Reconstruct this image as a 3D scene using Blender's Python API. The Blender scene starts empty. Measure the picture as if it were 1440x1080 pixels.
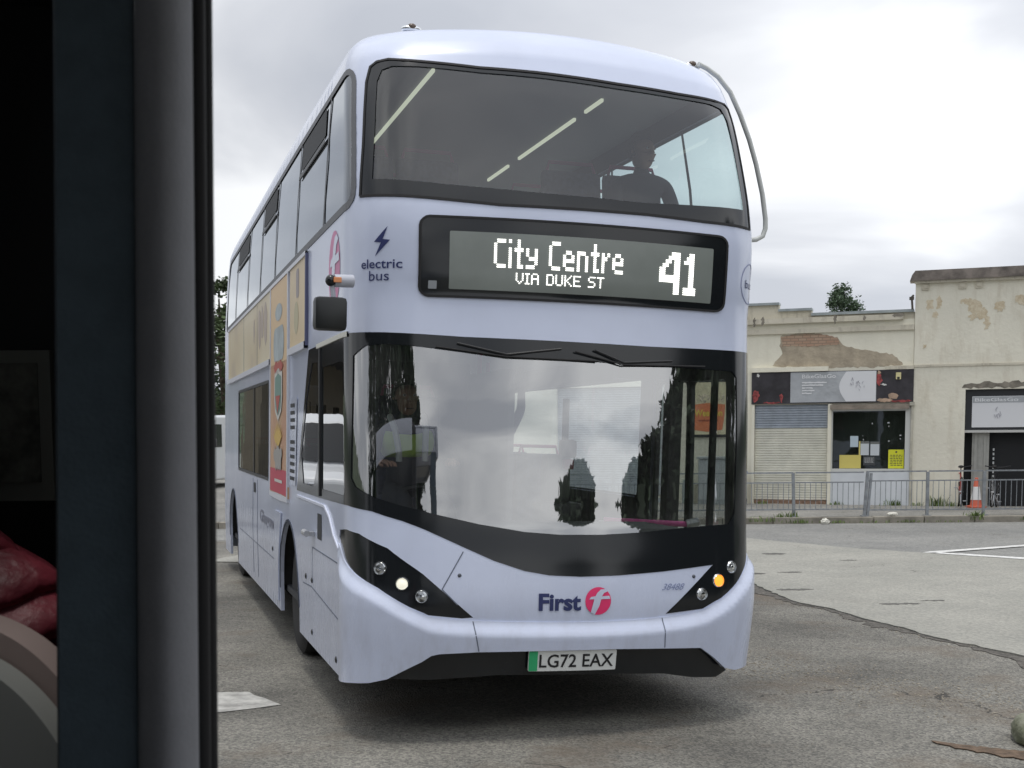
import bpy, bmesh, math, random
from mathutils import Vector, Matrix, geometry
random.seed(7)
rad = math.radians
sc = bpy.context.scene
COL = sc.collection

# ---------------------------------------------------------------- camera
F_PX, PITCH, ROLL, CAMH = 1764.4, -.0889, -.0087, 1.795
PPX, PPY = 646.7, 758.6
cd = bpy.data.cameras.new('camera')
cam = bpy.data.objects.new('camera', cd)
COL.objects.link(cam)
_F = Vector((0, math.cos(PITCH), math.sin(PITCH)))
_R0 = Vector((1, 0, 0))
_U0 = _R0.cross(_F)
_R = math.cos(ROLL) * _R0 + math.sin(ROLL) * _U0
_U = -math.sin(ROLL) * _R0 + math.cos(ROLL) * _U0
cam.matrix_world = Matrix(((_R.x, _U.x, -_F.x, 0), (_R.y, _U.y, -_F.y, 0), (_R.z, _U.z, -_F.z, CAMH), (0, 0, 0, 1)))
cd.sensor_fit = 'HORIZONTAL'
cd.sensor_width = 36
cd.lens = F_PX / 1440 * 36
cd.shift_x = (720 - PPX) / 1440
cd.shift_y = (PPY - 540) / 1440
cd.clip_start = 0.05
cd.clip_end = 2000
cd.dof.use_dof = True; cd.dof.focus_distance = 8.6; cd.dof.aperture_fstop = 18
sc.camera = cam

# ---------------------------------------------------------------- sky and sun
SUN_EL, SUN_AZ = 84, 200        # degrees; azimuth clockwise from +Y
W = bpy.data.worlds.new('World')
sc.world = W
W.use_nodes = True
nt = W.node_tree
nt.nodes.clear()
def N(t, **k):
    n = nt.nodes.new(t)
    for a, b in k.items(): setattr(n, a, b)
    return n
out = N('ShaderNodeOutputWorld'); bg = N('ShaderNodeBackground')
nt.links.new(bg.outputs[0], out.inputs[0])
sky = N('ShaderNodeTexSky', sky_type='NISHITA', sun_disc=False)
sky.sun_elevation = rad(SUN_EL); sky.sun_rotation = rad(SUN_AZ)
sky.air_density = 1.0; sky.dust_density = 3.0
sk = N('ShaderNodeVectorMath', operation='SCALE'); sk.inputs['Scale'].default_value = 0.09
nt.links.new(sky.outputs[0], sk.inputs[0])
tc = N('ShaderNodeTexCoord')
sep = N('ShaderNodeSeparateXYZ'); nt.links.new(tc.outputs['Generated'], sep.inputs[0])
zc = N('ShaderNodeMath', operation='MAXIMUM'); zc.inputs[1].default_value = 0.0
nt.links.new(sep.outputs['Z'], zc.inputs[0])
za = N('ShaderNodeMath', operation='ADD'); za.inputs[1].default_value = 0.22
nt.links.new(zc.outputs[0], za.inputs[0])
dx = N('ShaderNodeMath', operation='DIVIDE'); dy = N('ShaderNodeMath', operation='DIVIDE')
nt.links.new(sep.outputs['X'], dx.inputs[0]); nt.links.new(za.outputs[0], dx.inputs[1])
nt.links.new(sep.outputs['Y'], dy.inputs[0]); nt.links.new(za.outputs[0], dy.inputs[1])
cmb = N('ShaderNodeCombineXYZ'); nt.links.new(dx.outputs[0], cmb.inputs[0]); nt.links.new(dy.outputs[0], cmb.inputs[1])
n1 = N('ShaderNodeTexNoise'); n1.inputs['Scale'].default_value = .95; n1.inputs['Detail'].default_value = 6; n1.inputs['Roughness'].default_value = .46; n1.inputs['Distortion'].default_value = .5
mp = N('ShaderNodeMapping'); mp.inputs['Location'].default_value = (4.3, 1.7, 0)
nt.links.new(cmb.outputs[0], mp.inputs[0]); nt.links.new(mp.outputs[0], n1.inputs['Vector'])
cr = N('ShaderNodeValToRGB')
cr.color_ramp.elements[0].position = .39; cr.color_ramp.elements[0].color = (.43, .45, .495, 1)
cr.color_ramp.elements[1].position = .61; cr.color_ramp.elements[1].color = (.84, .85, .865, 1)
e = cr.color_ramp.elements.new(.5); e.color = (.56, .575, .61, 1)
nt.links.new(n1.outputs['Fac'], cr.inputs[0])
gain = N('ShaderNodeMapRange'); gain.inputs['From Min'].default_value = .25; gain.inputs['From Max'].default_value = 1; gain.inputs['To Min'].default_value = 1.0; gain.inputs['To Max'].default_value = 1.7
nt.links.new(sep.outputs['Z'], gain.inputs[0])
gm = N('ShaderNodeVectorMath', operation='SCALE'); nt.links.new(cr.outputs[0], gm.inputs[0]); gx = N('ShaderNodeMapRange'); gx.inputs['From Min'].default_value = -.25; gx.inputs['From Max'].default_value = .35; gx.inputs['To Min'].default_value = .86; gx.inputs['To Max'].default_value = 1.14; nt.links.new(sep.outputs['X'], gx.inputs[0])
gxm = N('ShaderNodeMath', operation='MULTIPLY'); nt.links.new(gain.outputs[0], gxm.inputs[0]); nt.links.new(gx.outputs[0], gxm.inputs[1])
nt.links.new(gxm.outputs[0], gm.inputs['Scale'])
mx = N('ShaderNodeMix', data_type='RGBA'); mx.inputs['Factor'].default_value = .93
nt.links.new(sk.outputs[0], mx.inputs[6]); nt.links.new(gm.outputs[0], mx.inputs[7])
nt.links.new(mx.outputs[2], bg.inputs[0])
bg.inputs[1].default_value = 1.0

sl = bpy.data.lights.new('sun', 'SUN'); sl.energy = 1.1; sl.angle = rad(15); sl.color = (1, .96, .9)
so = bpy.data.objects.new('sun', sl); COL.objects.link(so)
sd = Vector((math.sin(rad(SUN_AZ)) * math.cos(rad(SUN_EL)), math.cos(rad(SUN_AZ)) * math.cos(rad(SUN_EL)), math.sin(rad(SUN_EL))))
so.rotation_euler = sd.to_track_quat('Z', 'Y').to_euler()
so.location = sd * 60
sc.view_settings.view_transform = 'Standard'
sc.view_settings.look = 'None'
sc.view_settings.gamma = 1
sc.view_settings.exposure = 0.45
sc.render.engine = 'CYCLES'
sc.cycles.max_bounces = 8
sc.cycles.transparent_max_bounces = 16

# ---------------------------------------------------------------- materials
MATS = {}
def mat(name, col, rough=.6, metal=0., var=0., scale=6., bump=0., bscale=60., col2=None, emit=None, coat=0., spec=.5, detail=4, stretch=None, bdist=.01):
    if name in MATS: return MATS[name]
    m = bpy.data.materials.new(name); m.use_nodes = True; t = m.node_tree
    p = t.nodes['Principled BSDF']
    p.inputs['Base Color'].default_value = (*col, 1); p.inputs['Roughness'].default_value = rough
    p.inputs['Metallic'].default_value = metal; p.inputs['Specular IOR Level'].default_value = spec
    p.inputs['Coat Weight'].default_value = coat; p.inputs['Coat Roughness'].default_value = .08
    co = t.nodes.new('ShaderNodeTexCoord'); src = co.outputs['Object']
    if stretch:
        mpn = t.nodes.new('ShaderNodeMapping'); mpn.inputs['Scale'].default_value = stretch
        t.links.new(src, mpn.inputs[0]); src = mpn.outputs[0]
    if var > 0 or col2:
        n = t.nodes.new('ShaderNodeTexNoise'); n.inputs['Scale'].default_value = scale; n.inputs['Detail'].default_value = detail; n.inputs['Roughness'].default_value = .6
        t.links.new(src, n.inputs['Vector'])
        r = t.nodes.new('ShaderNodeValToRGB')
        r.color_ramp.elements[0].position = .35; r.color_ramp.elements[1].position = .65
        c2 = col2 if col2 else tuple(c * (1 - var) for c in col)
        c1 = col if col2 else tuple(min(1, c * (1 + var * .6)) for c in col)
        r.color_ramp.elements[0].color = (*c2, 1); r.color_ramp.elements[1].color = (*c1, 1)
        t.links.new(n.outputs['Fac'], r.inputs[0]); t.links.new(r.outputs[0], p.inputs['Base Color'])
    if bump > 0:
        n = t.nodes.new('ShaderNodeTexNoise'); n.inputs['Scale'].default_value = bscale; n.inputs['Detail'].default_value = 5
        t.links.new(src, n.inputs['Vector'])
        b = t.nodes.new('ShaderNodeBump'); b.inputs['Strength'].default_value = bump; b.inputs['Distance'].default_value = bdist
        t.links.new(n.outputs['Fac'], b.inputs['Height']); t.links.new(b.outputs[0], p.inputs['Normal'])
    if emit:
        p.inputs['Emission Color'].default_value = (*emit[0], 1); p.inputs['Emission Strength'].default_value = emit[1]
    MATS[name] = m
    return m
def glass(name, tint, base, k=1.0, rough=.015, gcol=(1, 1, 1), dirt=0.):
    if name in MATS: return MATS[name]
    m = bpy.data.materials.new(name); m.use_nodes = True; t = m.node_tree; t.nodes.clear()
    o = t.nodes.new('ShaderNodeOutputMaterial'); mixs = t.nodes.new('ShaderNodeMixShader')
    tr = t.nodes.new('ShaderNodeBsdfTransparent'); tr.inputs[0].default_value = (*tint, 1)
    gl = t.nodes.new('ShaderNodeBsdfGlossy'); gl.inputs['Roughness'].default_value = rough; gl.inputs[0].default_value = (*gcol, 1)
    ge = t.nodes.new('ShaderNodeNewGeometry'); dt = t.nodes.new('ShaderNodeVectorMath'); dt.operation = 'DOT_PRODUCT'
    t.links.new(ge.outputs['Normal'], dt.inputs[0]); t.links.new(ge.outputs['Incoming'], dt.inputs[1])
    def mth(op, a, b_=None):
        n_ = t.nodes.new('ShaderNodeMath'); n_.operation = op; n_.use_clamp = op == 'SUBTRACT'
        for i_, q_ in enumerate((a, b_)):
            if q_ is None: continue
            if isinstance(q_, (int, float)): n_.inputs[i_].default_value = q_
            else: t.links.new(q_, n_.inputs[i_])
        return n_.outputs[0]
    sch = mth('POWER', mth('SUBTRACT', 1.0, mth('ABSOLUTE', dt.outputs['Value'])), 4.5)
    frs = mth('ADD', mth('MULTIPLY', sch, .96), .04)
    ma = t.nodes.new('ShaderNodeMath'); ma.operation = 'MULTIPLY_ADD'; ma.inputs[1].default_value = k; ma.inputs[2].default_value = base; ma.use_clamp = True
    t.links.new(frs, ma.inputs[0])
    fac = ma.outputs[0]
    co = t.nodes.new('ShaderNodeTexCoord')
    nb = t.nodes.new('ShaderNodeTexNoise'); nb.inputs['Scale'].default_value = 1.3; t.links.new(co.outputs['Object'], nb.inputs['Vector'])
    bp = t.nodes.new('ShaderNodeBump'); bp.inputs['Strength'].default_value = .12; bp.inputs['Distance'].default_value = .02
    t.links.new(nb.outputs['Fac'], bp.inputs['Height']); t.links.new(bp.outputs[0], gl.inputs['Normal'])
    last = mixs.outputs[0]
    t.links.new(fac, mixs.inputs[0]); t.links.new(tr.outputs[0], mixs.inputs[1]); t.links.new(gl.outputs[0], mixs.inputs[2])
    if dirt > 0:
        df = t.nodes.new('ShaderNodeBsdfDiffuse'); df.inputs[0].default_value = (.55, .56, .54, 1)
        dn = t.nodes.new('ShaderNodeTexNoise'); dn.inputs['Scale'].default_value = 2.2; dn.inputs['Detail'].default_value = 6
        t.links.new(co.outputs['Object'], dn.inputs['Vector'])
        mr = t.nodes.new('ShaderNodeMapRange'); mr.inputs['From Min'].default_value = .35; mr.inputs['From Max'].default_value = .7; mr.inputs['To Max'].default_value = dirt
        t.links.new(dn.outputs['Fac'], mr.inputs[0])
        m2 = t.nodes.new('ShaderNodeMixShader'); t.links.new(mr.outputs[0], m2.inputs[0]); t.links.new(last, m2.inputs[1]); t.links.new(df.outputs[0], m2.inputs[2]); last = m2.outputs[0]
    t.links.new(last, o.inputs[0])
    MATS[name] = m
    return m
white = mat('lilac_white_paint', (.60, .655, .81), .32, var=.05, scale=1.5, coat=.35, spec=.4)
def grime(m):
    t = m.node_tree; p = t.nodes['Principled BSDF']; L = t.links.new; src = p.inputs['Base Color'].links[0].from_socket
    co = t.nodes.new('ShaderNodeTexCoord'); sp_ = t.nodes.new('ShaderNodeSeparateXYZ'); L(co.outputs['Object'], sp_.inputs[0])
    mp_ = t.nodes.new('ShaderNodeMapping'); mp_.inputs['Scale'].default_value = (4, 4, 1.3); L(co.outputs['Object'], mp_.inputs[0])
    n = t.nodes.new('ShaderNodeTexNoise'); n.inputs['Scale'].default_value = 2.4; n.inputs['Detail'].default_value = 8; n.inputs['Roughness'].default_value = .7; L(mp_.outputs[0], n.inputs['Vector'])
    a = t.nodes.new('ShaderNodeMapRange'); a.inputs['From Min'].default_value = 1.0; a.inputs['From Max'].default_value = .2; a.inputs['To Min'].default_value = .03; a.inputs['To Max'].default_value = .5; L(sp_.outputs['Z'], a.inputs[0])
    b_ = t.nodes.new('ShaderNodeMapRange'); b_.inputs['From Min'].default_value = .42; b_.inputs['From Max'].default_value = .72; L(n.outputs['Fac'], b_.inputs[0])
    c = t.nodes.new('ShaderNodeMath'); c.operation = 'MULTIPLY'; L(a.outputs[0], c.inputs[0]); L(b_.outputs[0], c.inputs[1])
    mx_ = t.nodes.new('ShaderNodeMix'); mx_.data_type = 'RGBA'; L(c.outputs[0], mx_.inputs['Factor']); L(src, mx_.inputs[6]); mx_.inputs[7].default_value = (.30, .30, .33, 1); L(mx_.outputs[2], p.inputs['Base Color'])
    r_ = t.nodes.new('ShaderNodeMapRange'); r_.inputs['To Min'].default_value = .26; r_.inputs['To Max'].default_value = .6; L(c.outputs[0], r_.inputs[0]); L(r_.outputs[0], p.inputs['Roughness'])
grime(white)
blackp = mat('black_gloss', (.012, .014, .016), .12, spec=.5)
blackm = mat('black_plastic', (.018, .019, .021), .45)
rubber = mat('rubber', (.012, .012, .013), .75)
navy = mat('navy_lettering', (.02, .03, .12), .5)
pink = mat('magenta_logo', (.80, .035, .16), .45)
palepink = mat('faded_pink_logo', (.62, .22, .40), .45)
lampglass = mat('chrome', (.75, .77, .78), .12, metal=1)
greyin = mat('interior_lining', (.16, .17, .18), .7)
darkin = mat('dark_interior', (.03, .033, .038), .7)
ledoff = mat('led_board', (.22, .245, .225), .3, spec=.6, var=.12, scale=2)
ledon = mat('led_lit', (.9, .9, .85), .5, emit=((1, .98, .93), 1.9))
seam = mat('panel_seam', (.12, .14, .19), .6)
silver = mat('silver_metal', (.55, .56, .57), .35, metal=.8)
galv = mat('galvanised_metal', (.30, .32, .34), .5, metal=.5, var=.2, scale=12)

# ---------------------------------------------------------------- mesh helpers
def tag(o, label=None, cat=None, group=None, kind=None):
    if label: o['label'] = label
    if cat: o['category'] = cat
    if group: o['group'] = group
    if kind: o['kind'] = kind
    return o
def empty(name, loc=(0, 0, 0), rot=(0, 0, 0), label=None, cat=None, group=None, scale=1):
    o = bpy.data.objects.new(name, None); COL.objects.link(o); o.location = loc; o.rotation_euler = rot; o.scale = (scale,) * 3
    o.empty_display_size = .2
    return tag(o, label, cat, group)
def link(name, me, m=None, parent=None, smooth=False):
    o = bpy.data.objects.new(name, me); COL.objects.link(o)
    if m is not None:
        for k in (m if isinstance(m, (list, tuple)) else [m]): me.materials.append(k)
    if smooth:
        for p in me.polygons: p.use_smooth = True
    if parent: o.parent = parent
    return o
def pyd(name, v, f, m=None, parent=None, smooth=False):
    me = bpy.data.meshes.new(name); me.from_pydata([tuple(a) for a in v], [], f); me.update()
    return link(name, me, m, parent, smooth)
class B:
    """collects primitives in one bmesh"""
    def __init__(s): s.bm = bmesh.new()
    def box(s, c, d, rz=0, bev=0, M=None):
        r = bmesh.ops.create_cube(s.bm, size=1)['verts']
        T = Matrix.Translation(c) @ Matrix.Rotation(rz, 4, 'Z') @ Matrix.Diagonal((*d, 1))
        if M is not None: T = M @ T
        bmesh.ops.transform(s.bm, matrix=T, verts=r)
        if bev > 0:
            ed = list({e for v in r for e in v.link_edges})
            bmesh.ops.bevel(s.bm, geom=ed, offset=bev, segments=2, affect='EDGES', profile=.6)
        return s
    def tube(s, pts, r, n=10, closed=False):
        P = [Vector(p) for p in pts]; rs = r if isinstance(r, (list, tuple)) else [r] * len(P)
        rings = []; up = Vector((0, 0, 1)); prev = None
        for i, p in enumerate(P):
            if closed: t = P[(i + 1) % len(P)] - P[i - 1]
            else: t = (P[min(i + 1, len(P) - 1)] - P[max(i - 1, 0)])
            t.normalize()
            a = t.orthogonal().normalized() if prev is None else (prev - t * prev.dot(t)).normalized()
            prev = a; b = t.cross(a)
            rings.append([s.bm.verts.new(p + rs[i] * (math.cos(2 * math.pi * k / n) * a + math.sin(2 * math.pi * k / n) * b)) for k in range(n)])
        m = len(rings)
        for i in range(m if closed else m - 1):
            A, C = rings[i], rings[(i + 1) % m]
            for k in range(n): s.bm.faces.new((A[k], A[(k + 1) % n], C[(k + 1) % n], C[k]))
        if not closed:
            s.bm.faces.new(rings[0][::-1]); s.bm.faces.new(rings[-1])
        return s
    def lathe(s, prof, c=(0, 0, 0), axis='Z', n=24):
        rot = {'Z': Matrix(), 'X': Matrix.Rotation(math.pi / 2, 4, 'Y'), 'Y': Matrix.Rotation(-math.pi / 2, 4, 'X')}[axis]
        rings = []
        for r, h in prof:
            rings.append([s.bm.verts.new((Matrix.Translation(c) @ rot) @ Vector((r * math.cos(2 * math.pi * k / n), r * math.sin(2 * math.pi * k / n), h))) for k in range(n)])
        for A, C in zip(rings, rings[1:]):
            for k in range(n): s.bm.faces.new((A[k], A[(k + 1) % n], C[(k + 1) % n], C[k]))
        for R, fl in ((rings[0], True), (rings[-1], False)):
            s.bm.faces.new(R[::-1] if fl else R)
        return s
    def ball(s, c, d, sub=2, M=None):
        r = bmesh.ops.create_icosphere(s.bm, subdivisions=sub, radius=.5)['verts']
        T = Matrix.Translation(c) @ Matrix.Diagonal((*d, 1))
        if M is not None: T = M @ T
        bmesh.ops.transform(s.bm, matrix=T, verts=r); return s
    def face(s, pts):
        s.bm.faces.new([s.bm.verts.new(p) for p in pts]); return s
    def build(s, name, m, parent=None, smooth=False):
        me = bpy.data.meshes.new(name); bmesh.ops.recalc_face_normals(s.bm, faces=s.bm.faces); s.bm.to_mesh(me); s.bm.free()
        o = link(name, me, m, parent, smooth)
        if smooth:
            try: me.set_sharp_from_angle(angle=rad(40))
            except Exception: pass
        return o
def inside(p, poly):
    x, y = p; c = False; n = len(poly)
    for i in range(n):
        x1, y1 = poly[i]; x2, y2 = poly[(i + 1) % n]
        if (y1 > y) != (y2 > y) and x < (x2 - x1) * (y - y1) / (y2 - y1) + x1: c = not c
    return c
def densify(poly, res):
    o = []
    for i in range(len(poly)):
        a, b = poly[i], poly[(i + 1) % len(poly)]
        r = res if not callable(res) else res(a, b)
        n = max(1, int(math.ceil(math.hypot(b[0] - a[0], b[1] - a[1]) / r)))
        for k in range(n): o.append((a[0] + (b[0] - a[0]) * k / n, a[1] + (b[1] - a[1]) * k / n))
    return o
def cdt(poly, holes=(), grid=None, res=.08):
    vs, es = [], []
    for pl in [poly] + list(holes):
        d = densify(pl, res); b = len(vs); vs += d; es += [(b + i, b + (i + 1) % len(d)) for i in range(len(d))]
    if grid:
        for g in grid:
            if inside(g, poly) and not any(inside(g, h) for h in holes): vs.append(g)
    v, e, f, *_ = geometry.delaunay_2d_cdt([Vector(a) for a in vs], es, [], 0, 1e-5)
    out = []
    for t in f:
        c = (sum(v[i].x for i in t) / len(t), sum(v[i].y for i in t) / len(t))
        if inside(c, poly) and not any(inside(c, h) for h in holes):
            a = sum((v[t[i]].x * v[t[(i + 1) % len(t)]].y - v[t[(i + 1) % len(t)]].x * v[t[i]].y) for i in range(len(t)))
            out.append(tuple(t) if a > 0 else tuple(reversed(t)))
    return [(a.x, a.y) for a in v], out
def smoothpoly(pts, it=2):
    for _ in range(it):
        o = []
        for i in range(len(pts)):
            a, b = pts[i], pts[(i + 1) % len(pts)]
            o += [(a[0] * .75 + b[0] * .25, a[1] * .75 + b[1] * .25), (a[0] * .25 + b[0] * .75, a[1] * .25 + b[1] * .75)]
        pts = o
    return pts
def rrect(x0, y0, x1, y1, r=.03, n=4):
    o = []
    for cx, cy, a0 in ((x1 - r, y0 + r, -90), (x1 - r, y1 - r, 0), (x0 + r, y1 - r, 90), (x0 + r, y0 + r, 180)):
        for k in range(n + 1):
            a = rad(a0 + 90 * k / n); o.append((cx + r * math.cos(a), cy + r * math.sin(a)))
    return o
def circ(x, y, rx, ry=None, n=20, a0=0):
    ry = ry or rx
    return [(x + rx * math.cos(a0 + 2 * math.pi * k / n), y + ry * math.sin(a0 + 2 * math.pi * k / n)) for k in range(n)]
def ragged(poly, res, amp, seed=1):
    rg = random.Random(seed)
    return [(x + rg.uniform(-amp, amp), y + rg.uniform(-amp, amp)) for x, y in densify(poly, res)]
def extr(name, poly, d, m, parent=None, holes=(), plane='XZ', at=0, res=10.):
    """flat polygon with holes given thickness d. XZ: (x,z) with depth along +y from at; XY: (x,y) with thickness along -z from at"""
    v, f = cdt(poly, holes, res=res); n = len(v)
    if plane == 'XZ': V = [(x, at, z) for x, z in v] + [(x, at + d, z) for x, z in v]
    else: V = [(x, y, at) for x, y in v] + [(x, y, at - d) for x, y in v]
    F = [t for t in f] + [tuple(n + i for i in reversed(t)) for t in f]
    cnt = {}
    for t in f:
        for i in range(len(t)):
            a, b = t[i], t[(i + 1) % len(t)]; cnt[(a, b)] = 1
    for (a, b) in list(cnt):
        if (b, a) not in cnt: F.append((b, a, n + a, n + b))
    me = bpy.data.meshes.new(name); me.from_pydata(V, [], F); me.update()
    bm = bmesh.new(); bm.from_mesh(me); bmesh.ops.recalc_face_normals(bm, faces=bm.faces); bm.to_mesh(me); bm.free()
    return link(name, me, m, parent)
def textpts(s, bold=0.):
    cu = bpy.data.curves.new('t', 'FONT'); cu.body = s; cu.offset = bold; cu.resolution_u = 3
    o = bpy.data.objects.new('t', cu); COL.objects.link(o); bpy.context.view_layer.update()
    me = bpy.data.meshes.new_from_object(o.evaluated_get(bpy.context.evaluated_depsgraph_get()))
    v = [(a.co.x, a.co.y) for a in me.vertices]; f = [tuple(p.vertices) for p in me.polygons]
    bpy.data.objects.remove(o); bpy.data.curves.remove(cu); bpy.data.meshes.remove(me)
    x0 = min(a[0] for a in v); x1 = max(a[0] for a in v); y0 = min(a[1] for a in v); y1 = max(a[1] for a in v)
    return [((a - x0) / (x1 - x0), (b - y0) / (y1 - y0)) for a, b in v], f
def text_on_wall(name, s, x0, z0, w, h, m, parent, y, bold=0.):
    v, f = textpts(s, bold)
    return pyd(name, [(x0 + a * w, y, z0 + b * h) for a, b in v], f, m, parent)

# ---------------------------------------------------------------- the setting: ground
def road_mat(name, c1, c2, c3, sc1, patch):
    m = bpy.data.materials.new(name); m.use_nodes = True; t = m.node_tree; p = t.nodes['Principled BSDF']
    co = t.nodes.new('ShaderNodeTexCoord'); L = t.links.new
    big = t.nodes.new('ShaderNodeTexNoise'); big.inputs['Scale'].default_value = .55; big.inputs['Detail'].default_value = 8; big.inputs['Roughness'].default_value = .62
    L(co.outputs['Object'], big.inputs['Vector'])
    r1 = t.nodes.new('ShaderNodeValToRGB'); r1.color_ramp.elements[0].position = .36; r1.color_ramp.elements[0].color = (*c1, 1); r1.color_ramp.elements[1].position = .64; r1.color_ramp.elements[1].color = (*c2, 1)
    L(big.outputs['Fac'], r1.inputs[0])
    vo = t.nodes.new('ShaderNodeTexVoronoi'); vo.inputs['Scale'].default_value = sc1; L(co.outputs['Object'], vo.inputs['Vector'])
    sepc = t.nodes.new('ShaderNodeSeparateColor'); L(vo.outputs['Color'], sepc.inputs[0])
    r2 = t.nodes.new('ShaderNodeValToRGB'); r2.color_ramp.elements[0].position = .1; r2.color_ramp.elements[0].color = (.42, .42, .42, 1); r2.color_ramp.elements[1].position = .95; r2.color_ramp.elements[1].color = (1.75, 1.72, 1.62, 1)
    L(sepc.outputs[0], r2.inputs[0])
    mu = t.nodes.new('ShaderNodeMix'); mu.data_type = 'RGBA'; mu.blend_type = 'MULTIPLY'; mu.inputs['Factor'].default_value = .62 * patch
    L(r1.outputs[0], mu.inputs[6]); L(r2.outputs[0], mu.inputs[7])
    br = t.nodes.new('ShaderNodeTexNoise'); br.inputs['Scale'].default_value = .9; br.inputs['Detail'].default_value = 6; br.inputs['Roughness'].default_value = .7
    mpn = t.nodes.new('ShaderNodeMapping'); mpn.inputs['Location'].default_value = (3.1, 7.7, 0); L(co.outputs['Object'], mpn.inputs[0]); L(mpn.outputs[0], br.inputs['Vector'])
    r3 = t.nodes.new('ShaderNodeValToRGB'); r3.color_ramp.elements[0].position = .52; r3.color_ramp.elements[0].color = (0, 0, 0, 1); r3.color_ramp.elements[1].position = .68; r3.color_ramp.elements[1].color = (patch * .8,) * 3 + (1,)
    L(br.outputs['Fac'], r3.inputs[0])
    m2 = t.nodes.new('ShaderNodeMix'); m2.data_type = 'RGBA'; L(r3.outputs[0], m2.inputs['Factor']); L(mu.outputs[2], m2.inputs[6]); m2.inputs[7].default_value = (*c3, 1)
    dn = t.nodes.new('ShaderNodeTexNoise'); dn.inputs['Scale'].default_value = 2.5; dn.inputs['Detail'].default_value = 5; L(co.outputs['Object'], dn.inputs['Vector'])
    av = t.nodes.new('ShaderNodeVectorMath'); av.operation = 'MULTIPLY_ADD'; L(dn.outputs['Color'], av.inputs[0]); av.inputs[1].default_value = (.7, .7, 0); L(co.outputs['Object'], av.inputs[2])
    ve = t.nodes.new('ShaderNodeTexVoronoi'); ve.feature = 'DISTANCE_TO_EDGE'; ve.inputs['Scale'].default_value = .55; L(av.outputs[0], ve.inputs['Vector'])
    lt = t.nodes.new('ShaderNodeMath'); lt.operation = 'LESS_THAN'; lt.inputs[1].default_value = .0045; L(ve.outputs['Distance'], lt.inputs[0])
    mk = t.nodes.new('ShaderNodeMath'); mk.operation = 'GREATER_THAN'; mk.inputs[1].default_value = .57; L(br.outputs['Fac'], mk.inputs[0])
    mm = t.nodes.new('ShaderNodeMath'); mm.operation = 'MULTIPLY'; L(lt.outputs[0], mm.inputs[0]); lt.inputs[1].default_value = .0045 if patch > .9 else .0018; L(mk.outputs[0], mm.inputs[1])
    m3 = t.nodes.new('ShaderNodeMix'); m3.data_type = 'RGBA'; L(mm.outputs[0], m3.inputs['Factor']); L(m2.outputs[2], m3.inputs[6]); m3.inputs[7].default_value = (.06, .056, .05, 1)
    L(m3.outputs[2], p.inputs['Base Color']); p.inputs['Roughness'].default_value = .85; p.inputs['Specular IOR Level'].default_value = .35
    fine = t.nodes.new('ShaderNodeTexNoise'); fine.inputs['Scale'].default_value = 70; fine.inputs['Detail'].default_value = 4; L(co.outputs['Object'], fine.inputs['Vector'])
    ad = t.nodes.new('ShaderNodeMath'); ad.operation = 'ADD'; L(fine.outputs['Fac'], ad.inputs[0]); L(vo.outputs['Distance'], ad.inputs[1])
    b = t.nodes.new('ShaderNodeBump'); b.inputs['Strength'].default_value = .7 * patch; b.inputs['Distance'].default_value = .012; L(ad.outputs[0], b.inputs['Height']); L(b.outputs[0], p.inputs['Normal'])
    return m
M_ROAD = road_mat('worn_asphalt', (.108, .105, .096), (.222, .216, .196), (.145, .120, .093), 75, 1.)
M_LANE = road_mat('lane_asphalt', (.17, .172, .168), (.235, .235, .225), (.17, .165, .15), 40, .5)
M_PATCH = road_mat('pale_resurfacing', (.245, .245, .222), (.305, .30, .27), (.22, .21, .185), 45, .35)
M_PAVE = road_mat('pavement_asphalt', (.17, .168, .16), (.24, .235, .22), (.15, .145, .12), 40, .6)
KERBY = 22.70
tag(pyd('ground', [(-900, -900, -.02), (900, -900, -.02), (900, 900, -.02), (-900, 900, -.02)], [(0, 1, 2, 3)], mat('far_ground', (.14, .145, .12), .9, var=.3, scale=.02)), kind='structure')
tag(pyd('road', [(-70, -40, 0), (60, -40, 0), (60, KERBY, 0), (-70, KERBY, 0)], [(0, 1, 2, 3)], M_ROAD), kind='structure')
edge = [(3.30, 14.33), (3.33, 13.5), (3.365, 12.73), (3.50, 12.3), (3.644, 11.96), (3.70, 11.5), (3.858, 11.0), (3.98, 10.4), (4.215, 9.81), (4.5, 9.1), (5.0, 8.2)]
pp = [(-2.5, 19.3), (-3.5, 17.0), (1.0, 15.6)] + edge + [(7, 5.0), (16, 4), (16, 15), (9.5, 15.2), (7.6, 16.4), (6.36, 17.35), (5.68, 18.03), (4.54, 19.77), (1.5, 20.3)]
pr = ragged(pp, .12, .022, 3)
tag(extr('road_resurfacing', pr, .012, M_PATCH, plane='XY', at=.014, res=10), kind='structure')
# dark crack of missing surface along the worn edge
cv = []; rg = random.Random(5)
ed = [p for p in densify(edge, .10)][:-12]
for i, (x, y) in enumerate(ed):
    w_ = (.012 + .05 * rg.random() + .10 * max(0, math.sin(i * .23)) * rg.random() + .16 * max(0, math.sin(i * .11 + 1.2)) ** 3)
    cv.append((x - .02, y, w_))
crk = [(x + rg.uniform(-.01, .015), y) for x, y, w_ in cv] + [(x - w_ * 1.3, y - w_ * .8) for x, y, w_ in reversed(cv)]
tag(extr('road_crack', crk, .003, mat('broken_edge', (.105, .097, .085), .95, var=.6, scale=22, bump=1., bscale=45), plane='XY', at=.005, res=10), kind='structure')
tag(pyd('far_road_lane', [(-60, KERBY, .004), (4.4, 19.9, .004), (5.7, 18.1, .004), (6.4, 17.4, .004), (7.65, 16.45, .004), (9.5, 15.25, .004), (16, 15.0, .004), (60, 15, .004), (60, KERBY, .004)], [tuple(range(9))], M_LANE), kind='structure')
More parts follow.
